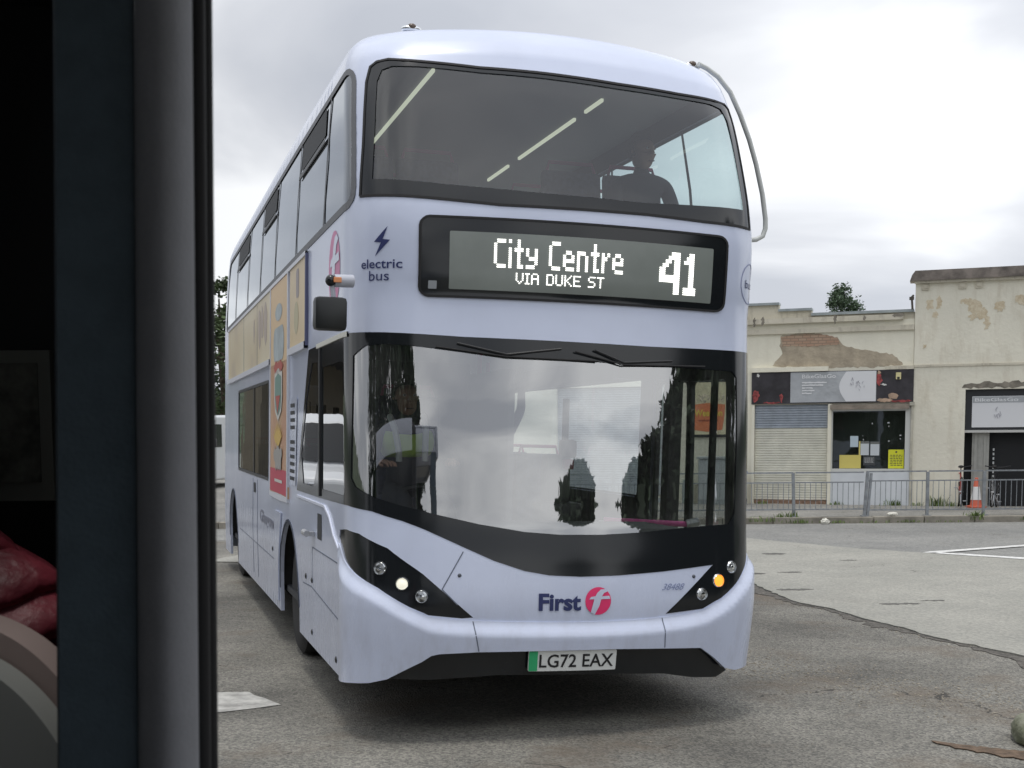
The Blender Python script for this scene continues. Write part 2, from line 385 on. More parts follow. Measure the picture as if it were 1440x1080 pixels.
M_LINE = mat('worn_white_paint', (.62, .62, .60), .7, var=.25, scale=14)
def line(name, pts, z=.018, seed=2): return tag(extr(name, ragged(pts, .15, .008, seed), .003, M_LINE, plane='XY', at=z), kind='structure')
line('road_marking', [(6.40, 17.28), (6.62, 17.26), (12.5, 20.3), (12.5, 20.42), (6.55, 17.42)])
line('road_marking', [(6.62, 17.26), (6.52, 17.14), (10.5, 13.2), (10.72, 13.32), (6.95, 17.0)], z=.021)
M_LINE = mat('faded_grey_marking', (.40, .395, .37), .8, var=.35, scale=9)
line('road_marking', [(-1.46, 8.46), (-1.18, 8.06), (-1.53, 7.85), (-2.2, 7.9), (-2.1, 8.44)], z=.006)
# dark spots and covers in the pale surface
spots = []
for (x, y, a, b) in ((4.37, 12.35, .19, .045), (4.76, 12.55, .11, .03), (3.65, 16.6, .12, .12), (3.5, 15.0, .16, .07), (4.0, 15.1, .14, .06), (4.35, 17.3, .16, .10), (3.62, 13.5, .2, .06), (5.1, 16.4, .10, .04)):
    spots.append(extr('road_stain', ragged(circ(x, y, a, b, 22), .03, .028, int(x * 100)), .002, mat('dark_patch', (.10, .097, .088), .9, var=.3, scale=8, bump=.4), plane='XY', at=.0165))
    tag(spots[-1], kind='structure')
# kerb and pavement
wallang = math.atan2(-.359, .933)
b = B(); x = -30
rg = random.Random(9)
while x < 30:
    b.box((x + .455, KERBY + .07, .055 + rg.uniform(-.006, .006)), (.90, .16, .13), bev=.012); x += .915
tag(b.build('kerb', mat('kerb_stone', (.27, .25, .21), .9, var=.35, scale=3, bump=.6, bscale=30)), kind='structure')
tag(pyd('pavement', [(-60, KERBY + .13, .118), (60, KERBY + .13, .118), (60, 60, .118), (-60, 60, .118)], [(0, 1, 2, 3)], M_PAVE), kind='structure')
# loose gravel and grit
bm = bmesh.new(); rg = random.Random(12)
def grit(x, y, s):
    v = bmesh.ops.create_icosphere(bm, subdivisions=1, radius=1)['verts']
    T = Matrix.Translation((x, y, s * .2)) @ Matrix.Rotation(rg.uniform(0, 6), 4, 'Z') @ Matrix.Diagonal((s, s * rg.uniform(.5, 1), s * .4, 1))
    bmesh.ops.transform(bm, matrix=T, verts=v)
for _ in range(1500):
    t = rg.random(); cx = 1.8 + 1.9 * t + rg.gauss(0, .20); cy = 9.7 - 2.1 * t + rg.gauss(0, .40); grit(cx, cy, rg.uniform(.004, .011))
for _ in range(350):
    i = rg.randrange(8, len(ed)); x, y = ed[i]; grit(x - abs(rg.gauss(.06, .07)), y + rg.gauss(0, .05) - .05, rg.uniform(.004, .012))
for _ in range(900): grit(rg.uniform(.3, 4.0), rg.uniform(6.6, 12), rg.uniform(.003, .007))
me = bpy.data.meshes.new('gravel'); bm.to_mesh(me); bm.free()
tag(link('gravel', me, mat('grit', (.30, .27, .22), .9, var=.5, scale=20)), 'loose brown grit scattered over the worn near road', 'gravel', kind='stuff')
# broken kerb lump at the right edge
def rock(name, c, d, m, seed, label, cat, group=None):
    bm = bmesh.new(); bmesh.ops.create_icosphere(bm, subdivisions=4, radius=.5); r = random.Random(seed)
    from mathutils import noise
    for v in bm.verts:
        n = noise.noise(v.co * 2.1 + Vector((seed, 0, 0))); v.co *= 1 + .28 * n; v.co += .03 * Vector((noise.noise(v.co * 9), noise.noise(v.co * 9 + Vector((5, 0, 0))), 0))
        v.co.z = max(v.co.z, -.3)
    for v in bm.verts: v.co = Vector((v.co.x * d[0], v.co.y * d[1], (v.co.z + .3) * d[2]))
    me = bpy.data.meshes.new(name); bm.to_mesh(me); bm.free(); o = link(name, me, m, smooth=True); o.location = c
    return tag(o, label, cat, group)
rock('kerb_stone', (3.24, 6.92, 0), (.26, .46, .20), mat('mossy_stone', (.30, .30, .24), .9, col2=(.12, .13, .08), scale=5, bump=.9, bscale=25, bdist=.02), 4, 'pale mossy lump of stone at the broken road edge', 'stone')
brk = ragged([(2.62, 7.1), (2.80, 6.98), (2.95, 6.78), (3.5, 6.5), (3.6, 7.3), (3.2, 7.6), (2.85, 7.4)], .05, .035, 8)
tag(extr('bare_soil', ragged([(2.66, 6.98), (2.72, 6.84), (2.92, 6.62), (3.3, 6.4), (3.4, 6.6), (2.92, 6.80)], .04, .02, 9), .004, mat('soil', (.13, .09, .06), .95, var=.4, scale=20, bump=.8), plane='XY', at=.008), kind='structure')

# ---------------------------------------------------------------- bus surface
def interp(T, x):
    if x <= T[0][0]: return T[0][1]
    for (a, b_), (c, d) in zip(T, T[1:]):
        if x <= c: return b_ + (d - b_) * (x - a) / (c - a)
    return T[-1][1]
ZT = [(0, 0), (4.0, 4.0), (4.1, 4.10), (4.2, 4.175), (4.3, 4.215), (4.4, 4.235), (4.5, 4.25), (4.6, 4.25)]
WT = [(0, 1.245), (.3, 1.25), (.75, 1.268), (1.2, 1.27), (2.6, 1.28), (2.9, 1.285), (3.2, 1.28), (3.6, 1.262), (3.9, 1.24), (4.0, 1.225), (4.1, 1.195), (4.2, 1.14), (4.3, 1.03), (4.4, .8), (4.5, .45), (4.6, 0.001)]
PT = [(0, .06), (.3, .04), (.75, .0), (1.0, .02), (1.25, .05), (1.8, .09), (2.5, .16), (2.62, .15), (2.95, .15), (3.15, .19), (3.4, .27), (3.7, .39), (3.95, .51), (4.0, .54), (4.1, .62), (4.2, .73), (4.3, .88), (4.4, 1.1), (4.5, 1.3), (4.6, 1.5)]
def smooth_table(T):
    o = []; n = len(T)
    for i in range(n - 1):
        x0, y0 = T[i]; x1, y1 = T[i + 1]
        m0 = (y1 - T[i - 1][1]) / (x1 - T[i - 1][0]) if i > 0 else (y1 - y0) / (x1 - x0)
        m1 = (T[min(i + 2, n - 1)][1] - y0) / (T[min(i + 2, n - 1)][0] - x0); h = x1 - x0
        for k in range(6):
            t = k / 6; t2 = t * t; t3 = t2 * t
            o.append((x0 + h * t, (2 * t3 - 3 * t2 + 1) * y0 + (t3 - 2 * t2 + t) * h * m0 + (-2 * t3 + 3 * t2) * y1 + (t3 - t2) * h * m1))
    o.append(T[-1]); return o
PS = smooth_table(PT)
A_, K_, RC, DV, W_ = .90, .09, .56, .42, 1.275
_sl = 2 * K_ / A_; L1 = .24
CP = ((A_, K_), (A_ + L1, K_ + L1 * _sl), (W_, K_ + DV - L1), (W_, K_ + DV))
def S(s, z):
    sg = -1 if s < 0 else 1; t = abs(s); wz = interp(WT, z) / W_; p = interp(PS, z)
    if t < A_: u = t; v = p + K_ * (t / A_) ** 2
    elif t < A_ + RC:
        q = (t - A_) / RC; c = 1 - q; k = (c ** 3, 3 * c * c * q, 3 * c * q * q, q ** 3)
        u = sum(a * x[0] for a, x in zip(k, CP)); v = p + sum(a * x[1] for a, x in zip(k, CP))
    else:
        d = t - A_ - RC; u = W_; f = max(0, 1 - d / 1.8); f = f * f * (3 - 2 * f); v = K_ + DV + d + p * f
    Z = interp(ZT, z)
    if z > 3.7: Z -= .05 * min(1, (z - 3.7) / .5) * min(1, max(0, 1 - (v - .6) / 2.5)) * min(1, (u * wz) ** 2)
    return Vector((sg * u * wz, v, Z))
def Sn(s, z):
    h = .004; n = (S(s + h, z) - S(s - h, z)).cross(S(s, z + h) - S(s, z - h))
    return n.normalized() if n.length > 1e-12 else Vector((0, 0, 1))
def P3(s, z, off=0.): return S(s, z) + Sn(s, min(z, 4.55)) * off if off else S(s, z)
BX, BY, BA, TILT = .6456, 7.1355, .2543, .0339
BUS = empty('double_decker_bus', (BX, BY, 0), (0, TILT, BA), 'pale lilac double decker bus marked electric bus showing City Centre 41', 'bus')
_sg = [i * .06 for i in range(-30, 31)] + [k * .25 for k in range(-44, -7)] + [k * .25 for k in range(8, 45)]
_zg = [.3 + .1 * i for i in range(0, 36)] + [3.85 + .05 * i for i in range(0, 15)]
GRID = [(s, z) for s in _sg for z in _zg]
FINE = [(i * .045, .3 + .05 * j) for i in range(-36, 37) for j in range(0, 76)]
BGRID = [(i * .03, .27 + .018 * j) for i in range(-53, 52) for j in range(0, 46)]
def sres(a, b):
    if abs(a[0]) > 1.9 and abs(b[0]) > 1.9: return .6 if abs(a[1] - b[1]) < .3 else .2
    return .05
def setnormals(me, loopn):
    for p in me.polygons: p.use_smooth = True
    me.normals_split_custom_set(loopn)
def spatch(name, poly, m, parent=None, off=.003, holes=(), thick=0, grid=GRID, res=sres, inner=None):
    v, f = cdt(poly, holes, grid, res)
    fo = off if callable(off) else (lambda s, z: off)
    V = [P3(s, z, fo(s, z)) for s, z in v]; NN = []
    for s, z in v:
        if callable(off):
            h = .014; z0, z1 = z - h, min(z + h, 4.59)
            n = (P3(s + h, z, fo(s + h, z)) - P3(s - h, z, fo(s - h, z))).cross(P3(s, z1, fo(s, z1)) - P3(s, z0, fo(s, z0))).normalized()
        else: n = Sn(s, min(z, 4.55))
        NN.append(n)
    nf = len(f); n0 = len(V); F = list(f)
    if thick:
        V += [p - n * thick for p, n in zip(V, NN)]
        F += [tuple(n0 + i for i in reversed(t)) for t in f]
        ed_ = set((t[i], t[(i + 1) % len(t)]) for t in f for i in range(len(t)))
        rim = [(b_, a, n0 + a, n0 + b_) for (a, b_) in ed_ if (b_, a) not in ed_]
        F += rim
    o = pyd(name, V, F, m, parent or BUS, True); me = o.data
    ln = []
    for k, p in enumerate(me.polygons):
        for vi in p.vertices:
            if k < nf: ln.append(NN[vi])
            elif k < 2 * nf: ln.append(-NN[vi - n0])
            else: ln.append(p.normal.copy())
        if inner and k >= nf and k < 2 * nf: p.material_index = 1
    if inner: me.materials.append(inner)
    setnormals(me, ln)
    return o
def sstrip(name, pts, w, m, parent=None, off=.004, res=.06):
    """a thin raised line that follows points (s,z)"""
    d = []
    for a, b_ in zip(pts, pts[1:]):
        r = .4 if abs(a[0]) > 1.9 and abs(b_[0]) > 1.9 else res
        n = max(1, int(math.hypot(b_[0] - a[0], b_[1] - a[1]) / r))
        for k in range(n): d.append((a[0] + (b_[0] - a[0]) * k / n, a[1] + (b_[1] - a[1]) * k / n))
    d.append(pts[-1]); L = []
    for i, (s, z) in enumerate(d):
        a = d[max(i - 1, 0)]; c = d[min(i + 1, len(d) - 1)]; tx, tz = c[0] - a[0], c[1] - a[1]; q = math.hypot(tx, tz) or 1
        nx, nz = -tz / q * w / 2, tx / q * w / 2
        L.append([P3(s + nx, z + nz, .0005), P3(s + nx, z + nz, off), P3(s - nx, z - nz, off), P3(s - nx, z - nz, .0005)])
    V = [p for r in L for p in r]; Fc = []
    for i in range(len(L) - 1):
        for k in range(3): Fc.append((4 * i + k, 4 * i + k + 1, 4 * i + 5 + k, 4 * i + 4 + k))
    return pyd(name, V, Fc, m, parent or BUS)
def stext(name, s, s0, z0, w, h, m, parent=None, off=.005, bold=0., slant=0.):
    v, f = textpts(s, bold)
    return pyd(name, [P3(s0 + a * w + b_ * slant, z0 + b_ * h, off) for a, b_ in v], f, m, parent or BUS)
SEND = 11.2
def arch(sc_, zc, r, sgn=-1, n=14):
    o = [(sgn * sc_ + r, .0)] + [(sgn * sc_ + r * math.cos(math.pi * k / n) * 1.0, zc + (1.02 - zc) / 1.0 * math.sin(math.pi * k / n)) for k in range(n + 1)] + [(sgn * sc_ - r, .0)]
    return o
AF, AR = 4.17, 9.75
arches = [arch(AF, .42, .61), arch(AF, .42, .61, 1), arch(AR, .42, .60), arch(AR, .42, .60, 1)]
upper_screen = [(-1.244, 3.071), (-1.217, 3.382), (-1.192, 3.771), (-1.163, 3.88), (-1.12, 3.912), (-1.05, 3.925), (-.90, 3.905), (-.541, 3.87), (-.186, 3.862), (.326, 3.844), (.755, 3.842), (1.02, 3.851), (1.13, 3.852), (1.18, 3.83), (1.192, 3.76), (1.185, 3.5), (1.185, 3.18), (1.18, 3.03), (.8, 3.028), (.421, 3.036), (-.465, 3.031), (-.989, 3.061)]
black_low = [(-1.383, 1.309), (-1.157, 1.288), (-.986, 1.24), (-.836, 1.175), (-.647, 1.092), (-.491, 1.025), (-.314, .969), (-.168, .945), (.017, .937), (.246, .942), (.546, .961), (.757, .981), (.895, .994)]
low_black = [(-3.675, 1.295), (-2.4, 1.298)] + black_low + [(.571, .713), (.826, .735), (.947, .795), (1.063, .878), (1.15, .95), (1.28, 1.05), (1.50, 1.10), (1.52, .36), (2.85, .36), (2.85, 2.29), (1.226, 2.283), (.444, 2.275), (-.132, 2.281), (-.662, 2.285), (-1.079, 2.30), (-1.315, 2.304), (-3.06, 2.304)]
clusterL = [(-1.63, 1.10), (-1.60, 1.15), (-1.40, 1.168), (-1.257, 1.155), (-1.064, 1.084), (-.929, .976), (-.787, .853), (-.61, .703), (-.676, .697), (-.863, .713), (-.954, .757), (-1.124, .858), (-1.287, .921), (-1.396, .968), (-1.55, 1.03)]
upL = rrect(-10.95, 3.035, -1.30, 3.90, .10); upR = rrect(1.34, 3.035, 10.95, 3.90, .10)
rwL = rrect(-9.03, 1.30, -5.72, 2.185, .04); rwR = rrect(3.1, 1.30, 10.2, 2.2, .04)
outline = [(-SEND, .17), (-1.5, .25), (-1.5, .62), (1.5, .62), (1.5, .25), (SEND, .17), (SEND, 4.6), (-SEND, 4.6)]
spatch('body', outline, white, off=0, holes=arches + [upper_screen, low_black, clusterL, upL, upR, rwL, rwR], thick=.03, inner=darkin)
# upper windscreen: black border, glass
scr_in = [(-1.155, 3.165), (-1.14, 3.40), (-1.12, 3.77), (-1.09, 3.85), (-1.03, 3.875), (-.90, 3.868), (-.541, 3.838), (-.186, 3.83), (.326, 3.812), (.755, 3.81), (.98, 3.815), (1.06, 3.80), (1.10, 3.72), (1.10, 3.4), (1.10, 3.14), (.4, 3.105), (-.25, 3.115), (-.75, 3.135)]
GLU = glass('tinted_screen_glass', (.60, .70, .71), .045, 1.1)
GLL = glass('windscreen_glass', (.86, .89, .88), .30, 1.5, dirt=.05)
GLS = glass('side_window_glass', (.22, .25, .26), .08, 1.2, gcol=(.82, .85, .88))
GLW = glass('driver_window_glass', (.45, .50, .50), .04, 1.2)
fb = spatch('upper_windscreen', upper_screen, GLU, off=-.004, grid=FINE)
spatch('border', upper_screen, blackp, fb, off=.001, holes=[scr_in], grid=FINE)
sstrip('rubber_trim', upper_screen + upper_screen[:1], .014, rubber, fb, off=.006)
# lower windscreen with door and cab window
gl_front = [(-1.303, 2.172), (-1.20, 2.225), (-1.079, 2.235), (-.984, 2.23), (-.662, 2.199), (-.383, 2.173), (.149, 2.170), (.544, 2.160), (.743, 2.161), (1.02, 2.155), (1.06, 2.12), (1.065, 1.8), (1.05, 1.30), (1.0, 1.235), (.867, 1.228), (.651, 1.213), (.40, 1.19), (.152, 1.177), (-.10, 1.176), (-.312, 1.19), (-.579, 1.231), (-.843, 1.286), (-1.157, 1.372), (-1.29, 1.42), (-1.335, 1.47)]
cabA = rrect(-2.36, 1.36, -1.43, 2.15, .04)
cabB = smoothpoly([(-2.50, 1.36), (-2.50, 2.20), (-3.0, 2.20), (-3.56, 1.36)], 1)
doorA = rrect(1.60, .46, 2.16, 2.14, .04); doorB = rrect(2.24, .46, 2.78, 2.14, .04)
ws = spatch('windscreen', gl_front, GLL, off=-.004, grid=FINE)
spatch('border', low_black, blackp, ws, off=.002, holes=[gl_front, cabA, cabB, doorA, doorB], grid=FINE)
cw = spatch('cab_window', cabA, GLW, off=-.002); spatch('cab_window', cabB, GLW, off=-.002)
sstrip('frame', [(-2.43, 2.28), (-2.43, 1.31)], .04, blackm, cw, off=.012)
sstrip('white_edge', [(-1.36, 2.30), (-2.60, 2.30)], .03, mat('pale_trim', (.62, .62, .56), .5), cw, off=.010)
for k, dd in enumerate((doorA, doorB)):
    dr = spatch('door', dd, glass('door_glass', (.80, .84, .82), .02, 1.0), off=-.002)
    s0, s1 = (1.56, 2.19) if k == 0 else (2.20, 2.82)
    spatch('frame', rrect(s0, .38, s1, 2.22, .05), blackm, dr, off=.012, holes=[dd], thick=.03)
# wipers folded up under the header
for (a, c, e_) in (((-.70, 2.245), (-.42, 2.19), (-.10, 2.235)), ((.10, 2.235), (.28, 2.17), (.60, 2.195))):
    bb = B(); bb.tube([P3(*a, .02), P3(*c, .022), P3(*e_, .012)], .006, 6); wp = bb.build('wiper', blackm, BUS)
    bb = B(); bb.tube([P3(a[0] - .12, 2.222, .022), P3(c[0], c[1] - .012, .022), P3(e_[0] + .22, 2.172, .022)], .005, 5); bb.build('wiper_blade', rubber, wp)
# destination display
db = spatch('destination_display', rrect(-.903, 2.515, .945, 2.945, .045), blackp, off=.006, grid=FINE, thick=.02)
spatch('led_panel', rrect(-.748, 2.552, .862, 2.872, .008), ledoff, db, off=.009, grid=FINE)
sstrip('gasket', rrect(-.908, 2.51, .95, 2.95, .05) + rrect(-.908, 2.51, .95, 2.95, .05)[:1], .012, rubber, db, off=.010)
spatch('sensor', rrect(-.862, 2.55, -.815, 2.595, .004), mat('grey_sensor', (.30, .32, .34), .5), db, off=.009)
G7 = {'V': '10001 10001 10001 10001 10001 01010 00100', 'I': '111 010 010 010 010 010 111', 'A': '01110 10001 10001 11111 10001 10001 10001', 'D': '11110 10001 10001 10001 10001 10001 11110',
      'U': '10001 10001 10001 10001 10001 10001 01110', 'K': '10001 10010 10100 11000 10100 10010 10001', 'E': '11111 10000 10000 11110 10000 10000 11111', 'S': '01111 10000 10000 01110 00001 00001 11110', 'T': '11111 00100 00100 00100 00100 00100 00100', ' ': '000 000 000 000 000 000 000'}
BG = {'C': '0111 1000 1000 1000 1000 1000 0111', 'i': '1 0 1 1 1 1 1', 't': '010 010 111 010 010 010 011', 'y': '0000 0000 1001 1001 0111 0001 1110', ' ': '00 00 00 00 00 00 00', 'e': '0000 0000 0110 1001 1111 1000 0111',
      'n': '0000 0000 1110 1001 1001 1001 1001', 'r': '000 000 101 110 100 100 100'}
NG = {'4': '0000111 0001111 0011011 0110011 1100011 1100011 1111111 1111111 0000011 0000011 0000011', '1': '00110 01110 11110 00110 00110 00110 00110 00110 00110 11111 11111'}
def led(text, font, s0, z1, w, h, k, gap=1):
    cols = []; cut = [0]
    for ch in text:
        if ch == ' ': cut.append(len(cols) + 1)
        rows = font[ch].split()
        for c in range(len(rows[0])):
            for _ in range(k): cols.append([rows[r][c] == '1' for r in range(len(rows)) for _q in range(k)])
        for _ in range(gap * (k if k > 1 else 1)): cols.append([False] * len(cols[-1]))
    while not any(cols[-1]): cols.pop()
    pw = w / len(cols); ph = h / len(cols[0]); cut.append(len(cols))
    for c0, c1 in zip(cut, cut[1:]):
        V = []; Fc = []
        for i in range(c0, c1):
            for j, on in enumerate(cols[i]):
                if on:
                    x0 = s0 + i * pw + pw * .02; x1 = x0 + pw * .84; y1 = z1 - j * ph; y0 = y1 - ph * .60; b_ = len(V)
                    V += [P3(x0, y0, .012), P3(x1, y0, .012), P3(x1, y1, .012), P3(x0, y1, .012)]; Fc.append((b_, b_ + 1, b_ + 2, b_ + 3))
        pyd('led_lettering', V, Fc, ledon, db)
led('City Centre', BG, -.500, 2.838, .765, .162, 2)
led('VIA DUKE ST', G7, -.373, 2.654, .525, .062, 1)
led('4', NG, .500, 2.828, .135, .243, 2); led('1', NG, .662, 2.828, .085, .243, 2)
# lettering on the panels
spatch('bolt_symbol', [(-1.062, 2.892), (-1.142, 2.805), (-1.100, 2.802), (-1.135, 2.725), (-1.050, 2.815), (-1.090, 2.820)], navy, off=.003, grid=None)
stext('electric_lettering', 'electric', -1.227, 2.658, .241, .052, navy, bold=.012)
stext('bus_lettering', 'bus', -1.171, 2.590, .118, .055, navy, bold=.0)
stext('company_lettering', 'First', -.233, .742, .255, .100, navy, bold=.035)
def flogo(cx, cz, r, m, mw, off):
    lg = spatch('round_logo', circ(cx, cz, r, r, 32), m, off=off, grid=None)
    k = r / .08
    stem = [(-.045, -.066), (-.02, -.078), (.006, -.03), (.022, .028), (.035, .046), (.06, .056), (.042, .068), (.014, .066), (-.008, .046), (-.018, .028), (-.045, .024), (-.058, .010), (-.026, .010), (-.036, -.03)]
    spatch('letter', [(cx + x * k, cz + y * k) for x, y in stem], mw, lg, off=off + .002, grid=None)
    spatch('letter', [(cx + x * k, cz + y * k) for x, y in ((.01, .026), (.068, .030), (.074, .012), (.012, .010))], mw, lg, off=off + .0025, grid=None)
flogo(.128, .797, .080, pink, white, .003)
flogo(-1.80, 2.72, .235, palepink, white, .002)
stext('fleet_number', '38488', .538, .852, .14, .038, mat('pale_blue_lettering', (.22, .26, .42), .5), off=.003, slant=.02)
for (a, c) in (((-.667, 1.075), (-.788, .861)),): sstrip('panel_seam', [a, c], .006, seam, off=.0015)
sstrip('panel_seam', [(-.788, .861), (-.70, .775)], .006, seam, off=.0015)
for (s, z) in ((-.689, .941), (.759, .928)):
    bb = B(); p = P3(s, z); bb.ball(p, (.024, .012, .024)); bb.build('screw_cap', mat('grey_cap', (.08, .09, .11), .4), BUS, True)
# emblem on the nearside corner
em = sstrip('round_emblem', circ(1.20, 2.70, .12, .12, 24) + [(1.32, 2.70)], .006, mat('emblem_blue', (.25, .28, .45), .5), off=.002)
stext('emblem_lettering', 'bus', 1.13, 2.67, .13, .05, navy, em, off=.003)
# headlamp clusters
hl = spatch('headlamp_cluster', clusterL, blackp, off=-.004, grid=FINE, thick=.02)
amber = mat('amber_lamp', (.9, .35, .04), .3, emit=((1, .30, .03), 1.0))
bulb = mat('lit_lamp', (.9, .9, .8), .3, emit=((1, .93, .72), .35))
def lamp(s, z, m, par, r=.040, lit=False):
    p = P3(s, z, .0); n = Sn(s, z); M = Matrix.Translation(p) @ n.to_track_quat('Z', 'Y').to_matrix().to_4x4()
    def lat(prof):
        bb = B(); bb.lathe(prof, n=28); bmesh.ops.transform(bb.bm, matrix=M, verts=bb.bm.verts); return bb
    la = lat([(r, -.01), (r, .004), (r * .86, .012), (r * .84, .004)]).build('headlamp', lampglass, par, True)
    lat([(r * .85, -.004), (r * .8, .006), (r * .5, .010), (.001, .012)]).build('lens', m, la, True)
    if not lit: lat([(r * .35, .006), (r * .33, .015), (.001, .017)]).build('bulb', lampglass, la, True)
def lensmat(nm, col):
    if nm in MATS: return MATS[nm]
    m = mat(nm, col, .18, metal=.7, var=.8, scale=34, detail=1); return m
LM = lensmat('reflector_lens', (.55, .57, .58))
lamp(-1.11, .968, LM, hl); lamp(-.99, .888, bulb, hl, lit=True); lamp(-.901, .819, LM, hl)
hr = spatch('headlamp_cluster', [(.90, .985), (.585, .716), (.826, .742), (.942, .80), (1.055, .885), (1.135, .95), (1.15, 1.04), (1.05, 1.06)], blackp, off=.004, grid=FINE)
lamp(1.019, .975, LM, hr); lamp(.927, .899, amber, hr, .043, True); lamp(.815, .821, LM, hr)
# bumper
btop = [(-1.62, 1.07), (-1.396, .966), (-1.287, .919), (-1.124, .856), (-.954, .755), (-.863, .709), (-.676, .690), (-.26, .680), (.173, .679), (.543, .694), (.826, .730), (.947, .790), (1.063, .873), (1.15, .94), (1.28, 1.03), (1.50, 1.06)]
bbot = [(1.50, .33), (1.20, .352), (1.06, .350), (.981, .373), (.90, .45), (.807, .509), (.5, .518), (.231, .524), (-.2, .522), (-.582, .516), (-.80, .503), (-.845, .492), (-.95, .42), (-1.052, .348), (-1.15, .315), (-1.40, .272), (-1.555, .262), (-1.56, .6)]
BSM = smooth_table(btop)
btop = [p for p in BSM]
def boff(s, z):
    zt = interp(BSM, s); d = zt - z; q = max(0, min(1, d / .085)); q = q * q * (3 - 2 * q)
    e_ = max(0, min(1, (1.56 - abs(s)) / .28)); e_ = e_ * (2 - e_)
    return .006 + .042 * q * (.25 + .75 * e_)
spatch('bumper', btop + bbot, white, off=boff, grid=BGRID, thick=.035, res=.025)
def bumpline(pts): 
    V = []; Fc = []; n = 8; d = [(pts[0][0] + (pts[1][0] - pts[0][0]) * k / n, pts[0][1] + (pts[1][1] - pts[0][1]) * k / n) for k in range(n + 1)]
    for s, z in d: V += [P3(s - .0035, z, boff(s, z) + .001), P3(s + .0035, z, boff(s, z) + .001)]
    for i in range(n): Fc.append((2 * i, 2 * i + 1, 2 * i + 3, 2 * i + 2))
    pyd('panel_seam', V, Fc, seam, BUS)
bumpline([(-.612, .683), (-.579, .52)]); bumpline([(.545, .69), (.556, .522)])
spatch('lower_valance', [(-1.06, .335), (-.95, .44), (-.83, .53), (.80, .535), (.93, .44), (1.06, .335), (.975, .300), (.80, .312), (.60, .345), (.24, .36), (-.45, .365), (-.85, .335)], blackp, off=-.012, grid=FINE, thick=.02)
# number plate
npl = spatch('number_plate', rrect(-.286, .397, .252, .517, .008), mat('plate_white', (.72, .74, .72), .4), off=.030, grid=FINE, thick=.012)
spatch('green_band', rrect(-.284, .399, -.232, .515, .004), mat('plate_green', (.03, .40, .16), .4), npl, off=.032, grid=None)
stext('plate_lettering', 'LG72 EAX', -.222, .418, .455, .078, mat('plate_black', (.01, .01, .012), .5), npl, off=.033, bold=.012)
# side: offside details
UW = [-1.30, -2.13 - .10, -3.85, -5.30, -6.60, -7.98, -9.55, -10.95]
frameg = mat('window_frame_grey', (.10, .105, .115), .5)
for sgn, poly in ((-1, upL), (1, upR)):
    bd = spatch('upper_window_band', poly, GLS if sgn < 0 else glass('clear_side_glass', (.85, .92, .92), .02, .9), off=-.004)
    sstrip('frame', poly + poly[:1], .045, frameg, bd, off=.004)
    for i, s in enumerate(UW[1:-1]):
        lean = .18 if i == 0 else 0
        sstrip('mullion', [(sgn * -s * 1.0 if sgn > 0 else s + lean, 3.90), (sgn * -s if sgn > 0 else s - lean * .6, 3.04)], .035 if i else .05, frameg, bd, off=.003)
    if sgn < 0:
        for i in (1, 3, 5):
            a, c = UW[i], UW[i + 1]
            hp = spatch('opening_vent', [(a - .12, 3.66), (c + .10, 3.66), (c + .10, 3.86), (a - .12, 3.86)], darkin, bd, off=.002)
            sstrip('vent_rail', [(a - .05, 3.62), (c + .05, 3.62)], .03, frameg, hp, off=.010)
for poly, sg in ((rwL, -1), (rwR, 1)):
    wn = spatch('lower_side_window', poly, GLS if sg < 0 else glass('clear_side_glass', (.85, .92, .92), .02, .9), off=-.004)
    sstrip('frame', poly + poly[:1], .03, blackm, wn, off=.003)
    sstrip('mullion', [(sg * 7.15, 2.18), (sg * 7.15, 1.31)], .06, blackm, wn, off=.003)
# advertisement panels
def adm(name, ramp, scale, stretch, loc=(0, 0, 0)):
    m = bpy.data.materials.new(name); m.use_nodes = True; t = m.node_tree; p = t.nodes['Principled BSDF']; p.inputs['Roughness'].default_value = .4
    co = t.nodes.new('ShaderNodeTexCoord'); mpn = t.nodes.new('ShaderNodeMapping'); mpn.inputs['Scale'].default_value = stretch; mpn.inputs['Location'].default_value = loc
    n = t.nodes.new('ShaderNodeTexNoise'); n.inputs['Scale'].default_value = scale; n.inputs['Detail'].default_value = 3
    r = t.nodes.new('ShaderNodeValToRGB'); t.links.new(co.outputs['Object'], mpn.inputs[0]); t.links.new(mpn.outputs[0], n.inputs['Vector']); t.links.new(n.outputs['Fac'], r.inputs[0]); t.links.new(r.outputs[0], p.inputs['Base Color'])
    while len(r.color_ramp.elements) < len(ramp): r.color_ramp.elements.new(.5)
    for el, (ps_, c) in zip(r.color_ramp.elements, ramp): el.position = ps_; el.color = (*c, 1)
    return m
AD1 = adm('cream_yellow_print', [(.30, (.44, .37, .31)), (.45, (.62, .53, .36)), (.7, (.68, .61, .44))], 1.6, (1, .35, .6))
ADF = mat('ad_frame_white', (.62, .64, .70), .4)
ad = spatch('advertisement_panel', [(-10.45, 2.36), (-5.45, 2.36), (-5.45, 2.97), (-10.45, 2.97)], AD1, off=.012, thick=.012)
spatch('advertisement_panel', [(-4.07, 2.36), (-3.15, 2.36), (-3.15, 2.97), (-4.07, 2.97)], mat('orange_yellow_print', (.68, .54, .32), .4, col2=(.62, .50, .32), scale=2), off=.012, thick=.012)
sstrip('frame', [(-10.45, 2.345), (-5.45, 2.345)], .05, ADF, ad, off=.03); sstrip('frame', [(-10.45, 2.985), (-3.13, 2.985)], .03, ADF, ad, off=.022)
sstrip('frame', [(-4.07, 2.345), (-3.12, 2.345)], .05, ADF, ad, off=.03); sstrip('frame', [(-3.12, 2.34), (-3.12, 2.98)], .04, mat('ad_frame_dark', (.10, .11, .2), .5), ad, off=.022)
for s in (-6.7, -8.2): sstrip('joint', [(s, 2.37), (s, 2.96)], .015, seam, ad, off=.014)
